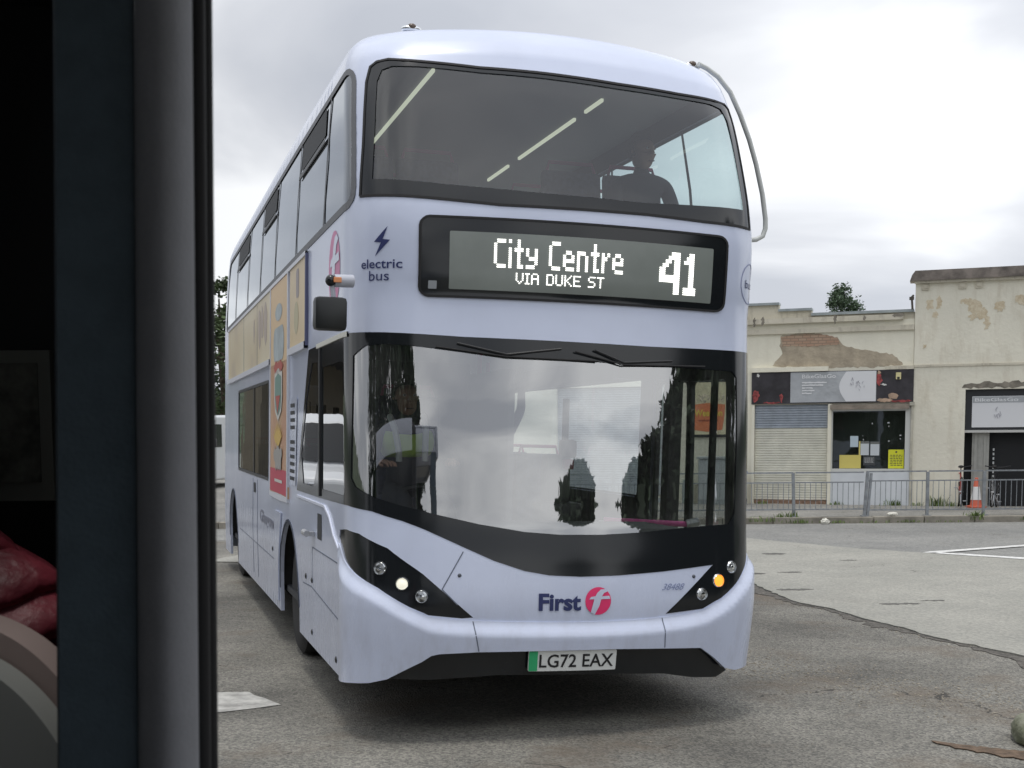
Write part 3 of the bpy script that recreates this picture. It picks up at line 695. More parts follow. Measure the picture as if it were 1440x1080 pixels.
# faint figures printed on the strip
gp = mat('print_grey', (.34, .30, .30), .5); bp_ = mat('print_blue', (.40, .46, .48), .5, var=.2, scale=8); rp = mat('print_red', (.42, .08, .06), .5); yp = mat('print_gold', (.62, .42, .10), .5); op = mat('print_orange', (.50, .25, .15), .4, col2=(.56, .38, .22), scale=1.5); wp_ = mat('print_white', (.60, .60, .56), .5); gg = mat('print_green', (.16, .28, .24), .5)
for (s, z, w_, h_) in ((-5.9, 2.72, .14, .2), (-6.2, 2.75, .10, .15), (-6.45, 2.70, .12, .19), (-7.0, 2.73, .06, .12)):
    spatch('printed_figure', ragged(circ(s, z, w_, h_, 14), .08, .02, int(-s * 10)), mat('print_mauve', (.45, .38, .33), .5), ad, off=.0135, grid=None)
spatch('printed_figure', rrect(-3.68, 2.72, -3.52, 2.93, .04), gp, ad, off=.0135, grid=None); spatch('printed_figure', circ(-3.68, 2.58, .13, .12), mat('print_sage', (.50, .46, .30), .5), ad, off=.0135, grid=None)
bn = spatch('advertisement_banner', [(-5.42, 1.20), (-4.14, 1.20), (-4.14, 2.98), (-5.42, 2.98)], op, off=.016, thick=.014)
sstrip('frame', [(-4.16, 2.98), (-4.16, 1.19), (-5.42, 1.19), (-5.42, 2.98)], .05, ADF, bn, off=.022)
def bp2(poly, m, o=.020): spatch('printed_shape', poly, m, bn, off=o, grid=None)
bp2([(-5.38, 2.30), (-4.2, 2.30), (-4.2, 2.96), (-5.38, 2.96)], mat('print_peach', (.68, .50, .30), .5), .018)
bp2(circ(-4.78, 2.72, .25, .07), bp_); bp2(rrect(-5.15, 2.32, -4.40, 2.60, .12), bp_, .021)
bp2([(-5.38, 1.22), (-4.2, 1.22), (-4.2, 1.42), (-5.38, 1.42)], mat('print_crimson', (.50, .05, .09), .5))
bp2(ragged(circ(-4.78, 2.27, .35, .05, 14), .1, .02, 4), rp, .022)
shield = [(-5.05, 2.22), (-4.78, 2.26), (-4.5, 2.22), (-4.48, 2.02), (-4.55, 1.90), (-4.78, 1.82), (-5.0, 1.90), (-5.07, 2.02)]
bp2(shield, wp_, .022); bp2([(x * .78 - 4.78 * .22, z * .8 + 2.04 * .2) for x, z in shield], gg, .024)
bp2([(-4.95, 2.03), (-4.60, 2.03), (-4.78, 1.88)], rp, .026)
fan = [(-4.78, 1.58)]
for k in range(9):
    a = rad(30 + 15 * k); fan += [(-4.78 + .40 * math.cos(a), 1.62 + .20 * math.sin(a)), (-4.78 + .26 * math.cos(a + .13), 1.62 + .12 * math.sin(a + .13))]
bp2(fan, yp, .023)
bp2(ragged(circ(-4.78, 1.52, .30, .10, 20), .06, .03, 5), mat('print_grey_wreath', (.34, .33, .31), .5), .024)
bp2(rrect(-5.0, 1.31, -4.45, 1.335, .008), wp_, .024)
# louvre grille beside the banner
gv = spatch('louvre_grille', [(-4.10, 1.32), (-3.72, 1.32), (-3.66, 1.99), (-3.95, 1.99), (-4.10, 1.99)], white, off=.006)
for k in range(11):
    z = 1.36 + k * .056
    if k == 6: continue
    spatch('slot', rrect(-4.04, z, -3.78, z + .028, .004), darkin, gv, off=.009, grid=None)
# cab side panel lines, handle, flap, lettering
sstrip('panel_seam', [(-1.555, .27), (-1.56, 1.02)], .006, seam, off=.002)
sstrip('crease_line', [(-3.6, 1.255), (-2.2, 1.255), (-1.99, 1.20), (-1.82, 1.10), (-1.62, 1.03)], .016, mat('pale_crease', (.70, .74, .86), .3), off=.012)
spatch('door_recess', rrect(-2.56, 1.02, -2.36, 1.19, .01), darkin, off=.002, grid=None)
bb = B(); bb.tube([P3(-2.88, 1.04, .05), P3(-2.70, 1.04, .055)], .022, 10); bb.box(P3(-2.70, 1.04, .02), (.03, .05, .03)); bb.build('door_handle', silver, BUS)
for pts in ([(-2.81, .94), (-1.62, .94)], [(-2.81, .94), (-2.81, .71)], [(-3.3, .64), (-2.85, .66), (-1.7, .60)]): sstrip('panel_seam', pts, .008, seam, off=.002)
for (s, z) in ((-3.126, .705), (-2.869, .339), (-1.775, .332), (-5.315, .703), (-2.81, .71)):
    bb = B(); bb.ball(P3(s, z), (.02, .05, .045)); bb.build('catch', blackm, BUS, True)
fl = spatch('service_flap', [(-5.10, .30), (-4.86, .30), (-4.80, .62), (-4.62, 1.06), (-5.10, 1.06)], white, off=.014, thick=.012)
stext('city_lettering', 'Glasgow', -6.45, .84, 1.25, .15, mat('grey_lettering', (.20, .21, .27), .5), off=.003, bold=.02)
for s in (-6.72, -7.2): sstrip('panel_seam', [(s, 1.26), (s, .29)], .012, seam, off=.003)
sstrip('panel_seam', [(-8.8, .62), (-5.2, .62)], .008, seam, off=.002)
spatch('door_recess', rrect(-7.1, 1.12, -6.9, 1.22, .01), darkin, off=.004, grid=None)
# mirrors
def mir(u, v, z, sg):
    bb = B(); bb.box((u, v, z), (.185, .11, .185), bev=.028); mr_ = bb.build('mirror', mat('mirror_black', (.010, .012, .012), .35), BUS, True)
    bb = B(); bb.box((u, v + .058, z), (.14, .006, .15)); bb.build('mirror_glass', mat('mirror', (.8, .8, .8), .02, metal=1), mr_)
    bb = B(); bb.tube([(u + sg * .02, v, z + .08), (u + sg * .01, v, z + .17)], .014, 8); bb.tube([(-1.275, v + .02, z + .19), (u + sg * .02, v, z + .185)], .036, 12); bb.build('mirror_arm', mat('arm_white', (.48, .50, .56), .4), mr_, True)
    bb = B(); bb.ball((u + sg * .0, v - .005, z + .185), (.060, .066, .066), 3); bb.build('camera_cap', blackp, mr_, True); bb = B(); bb.box((u + sg * .035, v - .037, z + .187), (.045, .012, .03), bev=.004); bb.build('orange_glint', mat('glint_orange', (.75, .30, .12), .4), mr_)  # small orange block: a reflection on the arm, put in as colour
mir(-1.405, .33, 2.39, 1)
# tree guard tube on the nearside front corner and roof marker lamps
gpts = [(1.03, .88, 4.14), (1.10, .90, 4.125), (1.18, .9, 4.08), (1.27, .9, 3.99), (1.345, .9, 3.86), (1.42, .9, 3.70), (1.475, .9, 3.55), (1.53, .9, 3.36), (1.56, .9, 3.20), (1.562, .9, 3.14), (1.545, .9, 3.09), (1.50, .9, 3.065), (1.42, .9, 3.055), (1.25, .9, 3.06)]
bb = B(); bb.tube(gpts, .016, 12); bb.build('branch_guard', mat('guard_tube', (.60, .62, .60), .4), BUS, True)
for (u, v, z) in ((-.83, 1.0, 4.20), (1.0, .93, 4.135)):
    bb = B(); bb.ball((u, v, z), (.13, .08, .05), 3); mk = bb.build('marker_lamp', lampglass, BUS, True)
    bb = B(); bb.ball((u, v - .02, z + .008), (.06, .05, .045), 2); bb.build('lens', mat('smoked_lens', (.10, .07, .05), .2), mk, True)
# underside, rear, floors, wheels
bb = B(); bb.box((0, 5.3, .36), (2.30, 9.6, .06)); bb.build('chassis', rubber, BUS)
rear = [tuple(S(s, z)) for s, z in [(SEND, z) for z in [.2 + .2 * i for i in range(22)] + [4.6]] + [(-SEND, z) for z in [4.6] + [4.4 - .2 * i for i in range(22)]]]
pyd('rear_panel', rear, [tuple(range(len(rear)))], white, BUS)
rvz = S(SEND, 1)[1]
bb = B(); bb.box((0, rvz - .06, 1.75), (1.4, .05, .7)); bb.build('rear_window', mat('pale_rear_glow', (.3, .32, .33), .4), BUS)
bb = None; extr('upper_floor', [(-.75, .42), (.75, .42), (1.10, .80), (1.21, 1.3), (1.21, 10.1), (-1.21, 10.1), (-1.21, 1.3), (-1.10, .80)], .10, greyin, BUS, plane='XY', at=2.47)
bb = B(); bb.box((0, 5.5, 4.02), (2.30, 9.2, .04)); ce = bb.build('upper_ceiling', mat('ceiling_lining', (.15, .165, .17), .7), BUS)
strip = mat('light_strip', (.9, .9, .7), .4, emit=((.93, .88, .66), .50))
for u, segs in ((-.67, ((1.06, 3.16),)), (.56, ((1.35, 1.68), (1.89, 3.23), (3.52, 4.14), (4.5, 6.5)))):
    for a, c in segs:
        bb = B(); bb.box((u, (a + c) / 2, 3.99), (.022, c - a, .025), bev=.008); bb.build('light_strip', strip, ce)
bb = B(); bb.box((0, 5.2, .42), (2.4, 9.6, .05)); bb.build('lower_floor', darkin, BUS)
# dashboard, steering wheel, cab partition, ticket machine, poles, seats
bb = B(); bb.box((-.15, .62, 1.08), (1.9, .55, .24), bev=.04); bb.box((-.62, .72, .8), (1.05, .6, .5), bev=.05); ds = bb.build('dashboard', mat('dash_grey', (.06, .065, .07), .6), BUS, True)
bb = B(); c = Vector((-.72, .86, 1.22)); ring = [c + Vector((.22 * math.cos(a), .12 * math.sin(a), .18 * math.sin(a))) for a in [2 * math.pi * k / 28 for k in range(28)]]
bb.tube(ring, .016, 8, closed=True); bb.tube([c, c + Vector((0, -.15, -.2))], .03, 8)
for k in range(3): bb.tube([c, ring[4 + k * 9]], .012, 6)
bb.build('steering_wheel', blackm, BUS, True)
bb = B(); bb.box((-.10, 1.62, 1.32), (.04, 1.1, 1.7)); bb.box((-.65, 2.15, 1.35), (1.1, .04, 1.8)); bb.build('cab_partition', mat('partition_grey', (.12, .13, .14), .5), BUS)
bb = B(); bb.box((.24, 1.15, 1.45), (.17, .12, .34), bev=.015); bb.box((.31, 1.12, 1.66), (.10, .10, .12), bev=.02); bb.tube([(.30, 1.15, 1.4), (.30, 1.15, 1.99)], .024, 8); bb.box((.24, 1.1, 1.24), (.30, .18, .14), bev=.03)
tm = bb.build('ticket_machine', blackm, BUS, True)
bb = B(); bb.lathe([(.075, 0), (.07, .02), (.04, .025), (.035, .01), (.02, .03), (.001, .03)], (.18, 1.0, 1.20), 'Y', 24)
bmesh.ops.rotate(bb.bm, verts=bb.bm.verts, cent=(.18, 1.0, 1.20), matrix=Matrix.Rotation(math.pi, 3, 'Z')); bb.build('speaker_dial', rubber, tm, True)
bb = B(); bb.box((.30, 1.08, 1.56), (.07, .06, .07), bev=.015); bb.build('reader_pad', mat('dark_crimson', (.22, .01, .05), .5), tm, True)
bb = B(); bb.tube([(.62, 1.22, 1.185), (1.20, 1.14, 1.165)], .019, 10); hrail = bb.build('grab_rail', mat('hot_pink_rail', (.95, .10, .45), .35), BUS, True)
bb = B(); bb.tube([(1.19, 1.14, 1.166), (1.27, 1.12, 1.185)], .03, 8); bb.tube([(.60, 1.22, 1.18), (.60, 1.22, .45)], .02, 8); bb.build('bracket', silver, hrail, True)
bb = B(); bb.box((1.14, 1.32, 1.45), (.09, .11, 1.8)); bb.box((1.22, .85, 1.45), (.035, .04, 1.8)); bb.box((.98, 1.25, 2.22), (.6, .1, .16)); bb.build('door_pillar', blackm, BUS)
bb = B()
for (u, v) in ((.10, 2.6), (.45, 3.6), (-.45, 4.4), (.45, 5.4)): bb.tube([(u, v, .45), (u, v, 2.36)], .018, 8)
bb.build('grab_pole', mat('pole_magenta', (.5, .05, .2), .4), BUS, True)
seatm = mat('seat_cloth', (.035, .045, .09), .9, var=.4, scale=30)
def bus_seat(u, v, z):
    bb = B(); bb.box((u, v, z + .43), (.44, .44, .10), bev=.03)
    M = Matrix.Translation((u, v + .24, z + .80)) @ Matrix.Rotation(rad(-8), 4, 'X')
    bb.box((0, 0, 0), (.44, .07, .68), bev=.03, M=M); st = bb.build('seat', seatm, BUS, True)
    bb = B(); bb.box((u, v, z + .20), (.08, .3, .38)); bb.build('leg', blackm, st)
    bb = B(); bb.tube([(u - .18, v + .28, z + 1.12), (u - .16, v + .29, z + 1.20), (u + .16, v + .29, z + 1.20), (u + .18, v + .28, z + 1.12)], .014, 6); bb.build('grab_handle', mat('handle_pink', (.5, .06, .2), .4), st)
for v in (1.55, 2.4, 3.25, 4.1, 4.95, 5.8):
    for u in (-.98, -.52, .52, .98): bus_seat(u, v, 2.47)
for v in (3.4, 4.4, 5.4, 6.4, 7.4):
    for u in (-.95, -.49, .49, .95): bus_seat(u, v, .46)
bus_seat(-.68, 1.30, .85)
tyr = mat('tyre_rubber', (.018, .018, .019), .85, bump=.4, bscale=40)
def wheel(u, v, sg):
    bb = B(); bb.lathe([(.28, -.13), (.43, -.13), (.475, -.10), (.482, 0), (.475, .10), (.43, .13), (.28, .13)], (u, v, .482 + u * TILT), 'X', 40); w_ = bb.build('wheel', tyr, BUS, True)
    bb = B(); bb.lathe([(.29, -.10), (.285, .10), (.20, .06), (.15, .10), (.10, .13), (.001, .13)], (u, v, .482 + u * TILT), 'X', 32)
    if sg < 0: bmesh.ops.rotate(bb.bm, verts=bb.bm.verts, cent=(u, v, .482), matrix=Matrix.Rotation(math.pi, 3, 'Z'))
    for k in range(10): bb.ball((u + sg * .085, v + .19 * math.cos(k * .628), .482 + u * TILT + .19 * math.sin(k * .628)), (.05, .03, .03), 1)
    bb.build('rim', mat('wheel_steel', (.16, .17, .18), .5, metal=.5), w_, True)
v1 = AF - A_ - RC + K_ + DV; v2 = AR - A_ - RC + K_ + DV
for v in (v1, v2):
    for sg in (-1, 1):
        wheel(sg * 1.05, v, sg)
        bb = B(); n = 12
        for k in range(n):
            a0, a1 = math.pi * k / n, math.pi * (k + 1) / n
            pt = lambda a, u: (u, v + .63 * math.cos(a), .44 + .62 * math.sin(a))
            bb.face([pt(a0, sg * 1.24), pt(a1, sg * 1.24), pt(a1, sg * .8), pt(a0, sg * .8)])
        bb.build('wheel_arch', rubber, BUS)
        sstrip('arch_trim', [(sg * -1 * -x if sg > 0 else x, z) for x, z in [(-(AF if v == v1 else AR) + .62 * math.cos(math.pi * k / 14), .42 + .61 * math.sin(math.pi * k / 14)) for k in range(15)]], .02, seam, off=.006)

# ---------------------------------------------------------------- people
def skin_body(name, chains, m, parent=None, sub=2):
    """chains: list of lists of ((x,y,z), r, key) joined by shared keys into one skinned surface"""
    bm_v = []; key = {}; edges = []; R = []
    for ch in chains:
        prev = None
        for p, r, k in ch:
            if k and k in key: i = key[k]
            else:
                i = len(bm_v); bm_v.append(p); R.append(r)
                if k: key[k] = i
            if prev is not None: edges.append((prev, i))
            prev = i
    me = bpy.data.meshes.new(name); me.from_pydata(bm_v, edges, []); me.update()
    o = bpy.data.objects.new(name, me); COL.objects.link(o); me.materials.append(m)
    sm = o.modifiers.new('skin', 'SKIN'); sm.use_smooth_shade = True
    for i, r in enumerate(R):
        sv = me.skin_vertices[0].data[i]; rr = r if isinstance(r, tuple) else (r, r); sv.radius = rr; sv.use_root = (i == 0)
    ss = o.modifiers.new('sub', 'SUBSURF'); ss.levels = sub; ss.render_levels = sub
    bpy.context.view_layer.update()
    dg = bpy.context.evaluated_depsgraph_get(); em_ = bpy.data.meshes.new_from_object(o.evaluated_get(dg)); o.modifiers.clear(); o.data = em_
    for p in em_.polygons: p.use_smooth = True
    if parent: o.parent = parent
    return o
skinm = mat('skin', (.36, .20, .14), .55)
def person(loc, rotz, label, jacket, trousers, hair, hands, parent_space=None, standing=False, vest=None, look=0., group=None):
    """figure facing -y locally; origin under the hips on the seat (z=0 is the seat top) or between the feet when standing"""
    e_ = empty('person', loc, (0, 0, rotz), label, 'person', group)
    h = .92 if standing else .12
    pel = ((0, 0, h), (.15, .11), 'pel')
    leg = lambda s: [pel, ((s * .10, -.02, h - (.04 if standing else .0)), .095, None)] + ([((s * .10, -.01, .5), .062, None), ((s * .10, .02, .12), .042, None), ((s * .10, -.02, .05), .045, None), ((s * .11, -.15, .03), .035, None)] if standing else [((s * .11, -.24, h + .0), .085, None), ((s * .12, -.44, h - .01), .065, None), ((s * .12, -.46, -.18), .055, None), ((s * .12, -.46, -.36), .042, None), ((s * .12, -.47, -.43), .045, None), ((s * .12, -.62, -.45), .035, None)])
    c = h
    torso = [pel, ((0, .01, c + .14), (.155, .11), None), ((0, .01, c + .30), (.17, .12), 'chest'), ((0, .01, c + .43), (.14, .10), 'sh'), ((0, .0, c + .50), .058, 'nk'), ((0, -.01, c + .56), .052, None)]
    def arm(s, hd):
        d = Vector(hd); q = Vector((s * .19, .01, c + .42)); mid = (q + d) / 2 + Vector((s * .08, .05, -.12))
        w_ = d - (d - mid).normalized() * .07
        return [((0, .01, c + .43), .12, 'sh'), (tuple(q), .062, None), (tuple(mid), .044, None), (tuple(w_), .027, None)], w_, (d - mid).normalized()
    chains = [torso, leg(-1), leg(1)]; hs = []
    for s, hd in zip((-1, 1), hands):
        ch, wr, dr = arm(s, hd); chains.append(ch); hs.append((s, wr, dr))
    body = skin_body('body', [[a for a in ch] for ch in chains], jacket, e_)
    # head with nose, ears and chin grown from one skin
    Mh = Matrix.Translation((0, -.02, c + .62)) @ Matrix.Rotation(look, 4, 'Z')
    T = lambda x, y, z: tuple(Mh @ Vector((x, y, z)))
    head = skin_body('head', [[(T(0, .02, -.09), .05, 'a'), (T(0, .0, -.02), (.068, .075), 'b'), (T(0, .0, .06), (.078, .092), 'c'), (T(0, .005, .115), (.06, .075), None)],
                              [(T(0, .0, -.02), .07, 'b'), (T(0, -.062, -.045), .032, None)], [(T(0, .0, .06), .07, 'c'), (T(0, -.085, .022), .016, None), (T(0, -.112, .0), .013, None)],
                              [(T(0, .0, .06), .07, 'c'), (T(.078, .01, .02), .014, None), (T(.090, .02, .03), .012, None)], [(T(0, .0, .06), .07, 'c'), (T(-.078, .01, .02), .014, None), (T(-.090, .02, .03), .012, None)]], skinm, e_)
    bb = B()
    for s in (-1, 1): bb.ball(T(s * .032, -.082, .04), (.026, .018, .018), 2)
    bb.build('eye', mat('eye_white', (.6, .6, .58), .3), head, True)
    bb = B()
    for s in (-1, 1): bb.ball(T(s * .032, -.090, .04), (.012, .008, .013), 2)
    bb.box(T(0, -.088, -.045), (.045, .010, .008), bev=.003); bb.build('pupil_and_lip', mat('dark_lip', (.12, .05, .045), .5), head, True)
    bm_ = bmesh.new(); bmesh.ops.create_icosphere(bm_, subdivisions=4, radius=.5)
    for v in list(bm_.verts):
        if v.co.y < -.12 and v.co.z < .26 or v.co.z < -.30: bm_.verts.remove(v)
    for v in bm_.verts: v.co = Mh @ Vector((v.co.x * .185, .012 + v.co.y * .225, .062 + v.co.z * .225)) + Vector((random.uniform(-.003, .003),) * 3)
    me_ = bpy.data.meshes.new('hair'); bm_.to_mesh(me_); bm_.free(); link('hair', me_, hair, head, True)
    for s, wr, dr in hs:
        side = dr.cross(Vector((0, 0, 1))).normalized(); upv = side.cross(dr)
        p0 = wr; pm = wr + dr * .055
        ch = [[(tuple(p0), .024, 'w'), (tuple(pm), (.030, .018), 'p')]]
        for i, (o_, l) in enumerate(((-.027, .058), (-.009, .070), (.009, .066), (.026, .050))):
            a = wr + dr * .085 + side * o_; ch.append([(tuple(pm), .02, 'p'), (tuple(a), .0095, None), (tuple(a + dr * l * .5 - upv * .010), .0085, None), (tuple(a + dr * l * .75 - upv * .034), .0075, None)])
        a = wr + dr * .035 - side * s * .034; ch.append([(tuple(p0), .024, 'w'), (tuple(a), .011, None), (tuple(a + dr * .03 - side * s * .016 - upv * .012), .0095, None), (tuple(a + dr * .055 - side * s * .012 - upv * .02), .008, None)])
        skin_body('hand', ch, skinm, e_, 1)
    if vest:
        v_ = skin_body('vest', [[((0, .01, c + .24), (.178, .132), 'a'), ((0, .01, c + .32), (.188, .140), 'b'), ((0, .01, c + .42), (.150, .118), 'c'), ((0, .01, c + .46), (.12, .09), None)],
                                [((0, .01, c + .42), .11, 'c'), ((.17, .01, c + .42), .070, None)], [((0, .01, c + .42), .11, 'c'), ((-.17, .01, c + .42), .070, None)]], vest, e_)
        bb = B()
        for s in (-1, 1): bb.tube([(s * .085, -.150, c + .24), (s * .085, -.155, c + .30), (s * .10, -.118, c + .44), (s * .11, .0, c + .53)], .020, 6)
        bb.build('reflective_band', mat('reflective_silver', (.62, .64, .62), .35), v_, True)
    return e_
def in_bus(u, v, z):
    M = Matrix.Translation((BX, BY, 0)) @ Matrix.Rotation(BA, 4, 'Z') @ Matrix.Rotation(TILT, 4, 'Y'); return M @ Vector((u, v, z))
dk = mat('dark_cloth', (.02, .022, .03), .9); dk2 = mat('charcoal_cloth', (.035, .035, .042), .9); hairm = mat('dark_hair', (.015, .012, .01), .8)
person(in_bus(-.74, 1.22, 1.20), BA, 'bus driver in a dark jacket and yellow high visibility vest at the wheel', dk, dk, hairm, [(-.20, -.36, .36), (.20, -.36, .36)], vest=mat('hi_vis_yellow', (.42, .62, .05), .6, emit=None))
person(in_bus(.98, 1.60, 2.96), BA, 'dark silhouetted person seated by the upper deck front window', dk2, dk, hairm, [(-.14, -.36, .14), (.14, -.36, .14)], look=.4)
person(in_bus(.72, 4.4, .95), BA, 'person in grey standing in the lower deck aisle behind the ticket machine', mat('grey_coat', (.10, .10, .12), .9), dk, hairm, [(-.25, -.2, .9), (.25, -.25, 1.25)]).location.z = in_bus(.72, 4.2, 1.2).z

# ---------------------------------------------------------------- shop building
P0 = Vector((6.32, 26.9, 0)); WA = math.atan2(-.35898, .93335)
SHOP = empty('shop_building', P0, (0, 0, WA), 'cream rendered shop row with peeling patch, roller shutter and black fascia', 'building')
def wall_mat(name, base, dirty, sc_=1.2, amt=.5):
    m = bpy.data.materials.new(name); m.use_nodes = True; t = m.node_tree; p = t.nodes['Principled BSDF']; L = t.links.new
    co = t.nodes.new('ShaderNodeTexCoord')
    mp1 = t.nodes.new('ShaderNodeMapping'); mp1.inputs['Scale'].default_value = (2.2, 2.2, .55); L(co.outputs['Object'], mp1.inputs[0])
    n = t.nodes.new('ShaderNodeTexNoise'); n.inputs['Scale'].default_value = sc_; n.inputs['Detail'].default_value = 9; n.inputs['Roughness'].default_value = .68; L(mp1.outputs[0], n.inputs['Vector'])
    r = t.nodes.new('ShaderNodeValToRGB'); r.color_ramp.elements[0].position = .50; r.color_ramp.elements[1].position = .80; r.color_ramp.elements[0].color = (0, 0, 0, 1); r.color_ramp.elements[1].color = (amt,) * 3 + (1,)
    L(n.outputs['Fac'], r.inputs[0])
    n2 = t.nodes.new('ShaderNodeTexNoise'); n2.inputs['Scale'].default_value = .8; n2.inputs['Detail'].default_value = 3; L(co.outputs['Object'], n2.inputs['Vector'])
    r2 = t.nodes.new('ShaderNodeValToRGB'); r2.color_ramp.elements[0].position = .3; r2.color_ramp.elements[1].position = .7; r2.color_ramp.elements[0].color = (*[c * .88 for c in base], 1); r2.color_ramp.elements[1].color = (*base, 1); L(n2.outputs['Fac'], r2.inputs[0])
    m1 = t.nodes.new('ShaderNodeMix'); m1.data_type = 'RGBA'; L(r.outputs[0], m1.inputs['Factor']); L(r2.outputs[0], m1.inputs[6]); m1.inputs[7].default_value = (*dirty, 1)
    L(m1.outputs[2], p.inputs['Base Color']); p.inputs['Roughness'].default_value = .9
    b_ = t.nodes.new('ShaderNodeBump'); b_.inputs['Strength'].default_value = .35; b_.inputs['Distance'].default_value = .02; n3 = t.nodes.new('ShaderNodeTexNoise'); n3.inputs['Scale'].default_value = 14; n3.inputs['Detail'].default_value = 6; L(co.outputs['Object'], n3.inputs['Vector']); L(n3.outputs['Fac'], b_.inputs['Height']); L(b_.outputs[0], p.inputs['Normal'])
    return m
CREAM = wall_mat('cream_render', (.82, .79, .66), (.50, .45, .34), 1.2, .35); STAIN = wall_mat('stained_cornice', (.64, .60, .49), (.22, .19, .15), 2.2, .85); TOWM = wall_mat('stained_tower_render', (.80, .77, .65), (.44, .37, .26), 1.9, .55)
# low wing
wing = extr('front_wall', [(-9, 0), (3.165, 0), (3.165, 3.92), (-9, 3.92)], .30, CREAM, SHOP, holes=[rrect(-.005, .12, 1.495, 2.22, .002), rrect(1.585, .84, 3.045, 2.09, .002), rrect(-4.4, .25, -2.03, 2.66, .002)])
extr('parapet', [(-9, 3.80), (3.165, 3.80), (3.165, 4.06), (1.135, 4.06), (1.135, 4.17), (.465, 4.17), (.465, 4.31), (-9, 4.31)], .22, STAIN, SHOP, at=.035)
extr('cornice', [(-9, 3.91), (2.95, 3.91), (2.95, 4.02), (-9, 4.02)], .12, STAIN, SHOP, at=-.09)
extr('cornice', [(-9, 3.70), (3.162, 3.70), (3.162, 3.80), (-9, 3.80)], .10, STAIN, SHOP, at=-.05)
cop = mat('lead_coping', (.32, .36, .37), .5, var=.2, scale=6)
bb = B(); bb.box((-4.27, .14, 4.335), (9.48, .34, .05)); bb.box((.80, .14, 4.195), (.68, .34, .05)); bb.box((2.14, .14, 4.085), (2.02, .36, .055)); bb.build('coping', cop, SHOP)
bb = B(); bb.box((-2.9, 6.1, 1.9), (12.2, 11.6, 3.8)); bb.build('rear_volume', CREAM, SHOP)
# exposed render and brick
pt = [(.34, 3.03), (.42, 3.12), (.56, 3.27), (.50, 3.45), (.50, 3.66), (.82, 3.70), (1.3, 3.69), (1.67, 3.59), (1.78, 3.42), (2.2, 3.31), (2.76, 3.22), (2.97, 3.0), (2.4, 2.96), (1.2, 2.98)]
extr('exposed_render', ragged(pt, .07, .018, 6), .006, mat('bare_render', (.43, .37, .28), .95, var=.22, scale=4, bump=.5, bscale=20, bdist=.02), SHOP, at=-.004)
def brick_mat():
    m = bpy.data.materials.new('exposed_brick_m'); m.use_nodes = True; t = m.node_tree; p = t.nodes['Principled BSDF']
    co = t.nodes.new('ShaderNodeTexCoord'); mp1 = t.nodes.new('ShaderNodeMapping'); mp1.inputs['Rotation'].default_value = (rad(90), 0, 0)
    br = t.nodes.new('ShaderNodeTexBrick'); br.inputs['Scale'].default_value = 1; br.inputs['Brick Width'].default_value = .16; br.inputs['Row Height'].default_value = .06; br.inputs['Mortar Size'].default_value = .008
    br.inputs['Color1'].default_value = (.42, .27, .19, 1); br.inputs['Color2'].default_value = (.46, .33, .24, 1); br.inputs['Mortar'].default_value = (.28, .21, .15, 1)
    t.links.new(co.outputs['Object'], mp1.inputs[0]); t.links.new(mp1.outputs[0], br.inputs['Vector']); t.links.new(br.outputs['Color'], p.inputs['Base Color']); p.inputs['Roughness'].default_value = .9
    return m
extr('exposed_brick', ragged([(.55, 3.44), (.54, 3.64), (.9, 3.68), (1.3, 3.68), (1.66, 3.58), (1.74, 3.45), (1.2, 3.42)], .06, .02, 7), .004, brick_mat(), SHOP, at=-.0085)
# fascia board with peeling paint and cloth banner
fa = extr('fascia_board', [(-.07, 2.235), (3.175, 2.235), (3.175, 2.90), (-.07, 2.90)], .05, mat('fascia_black', (.035, .032, .038), .6, var=.5, scale=3), SHOP, at=-.052)
redp = mat('peeled_red', (.34, .07, .07), .8, var=.6, scale=14); tanp = mat('peeled_tan', (.50, .36, .26), .9, var=.3, scale=8)
for i, (x, z, a, b_, m) in enumerate(((.02, 2.40, .07, .12, redp), (.36, 2.262, .18, .02, redp), (2.50, 2.70, .06, .13, redp), (2.62, 2.285, .16, .04, tanp), (2.78, 2.36, .10, .06, tanp), (2.95, 2.26, .2, .02, redp), (2.50, 2.84, .04, .05, tanp), (.55, 2.36, .03, .10, redp), (2.60, 2.60, .06, .02, mat('paper_white', (.66, .66, .63), .8)), (.06, 2.84, .03, .03, mat('paper_white', (.66, .66, .63), .8)))):
    extr('peeled_paint', ragged(circ(x, z, a, b_, 14), .05, .016, 20 + i), .002, m, fa, at=-.0565)
extr('alarm_box', rrect(2.83, 2.70, 2.93, 2.84, .01), .03, mat('alarm_cream', (.66, .60, .32), .6), fa, at=-.085)
extr('alarm_label', rrect(2.855, 2.705, 2.905, 2.75, .01), .004, blackm, fa, at=-.090)
extr('fascia_trim', [(-.07, 2.905), (1.50, 2.905), (1.50, 3.00), (-.07, 3.00)], .09, CREAM, SHOP, at=-.09)
extr('fascia_trim', [(2.62, 2.905), (3.175, 2.905), (3.175, 2.975), (2.62, 2.975)], .06, STAIN, SHOP, at=-.06)
bg_ = extr('shop_banner', rrect(.735, 2.258, 2.452, 2.888, .008), .006, mat('banner_grey', (.40, .42, .44), .7, var=.12, scale=3, bump=.5, bscale=4, bdist=.05), fa, at=-.063)
arc = [(2.445, 2.265), (2.445, 2.882), (1.86, 2.882)] + [(1.86 - .14 * math.sin(math.pi * k / 12) , 2.882 - .617 * k / 12) for k in range(1, 13)]
extr('white_field', arc, .003, mat('banner_white', (.70, .71, .73), .7), bg_, at=-.068)
text_on_wall('banner_lettering', 'BikeGlasGo', .97, 2.755, .68, .085, mat('banner_text', (.72, .73, .74), .7), bg_, -.071, .02)
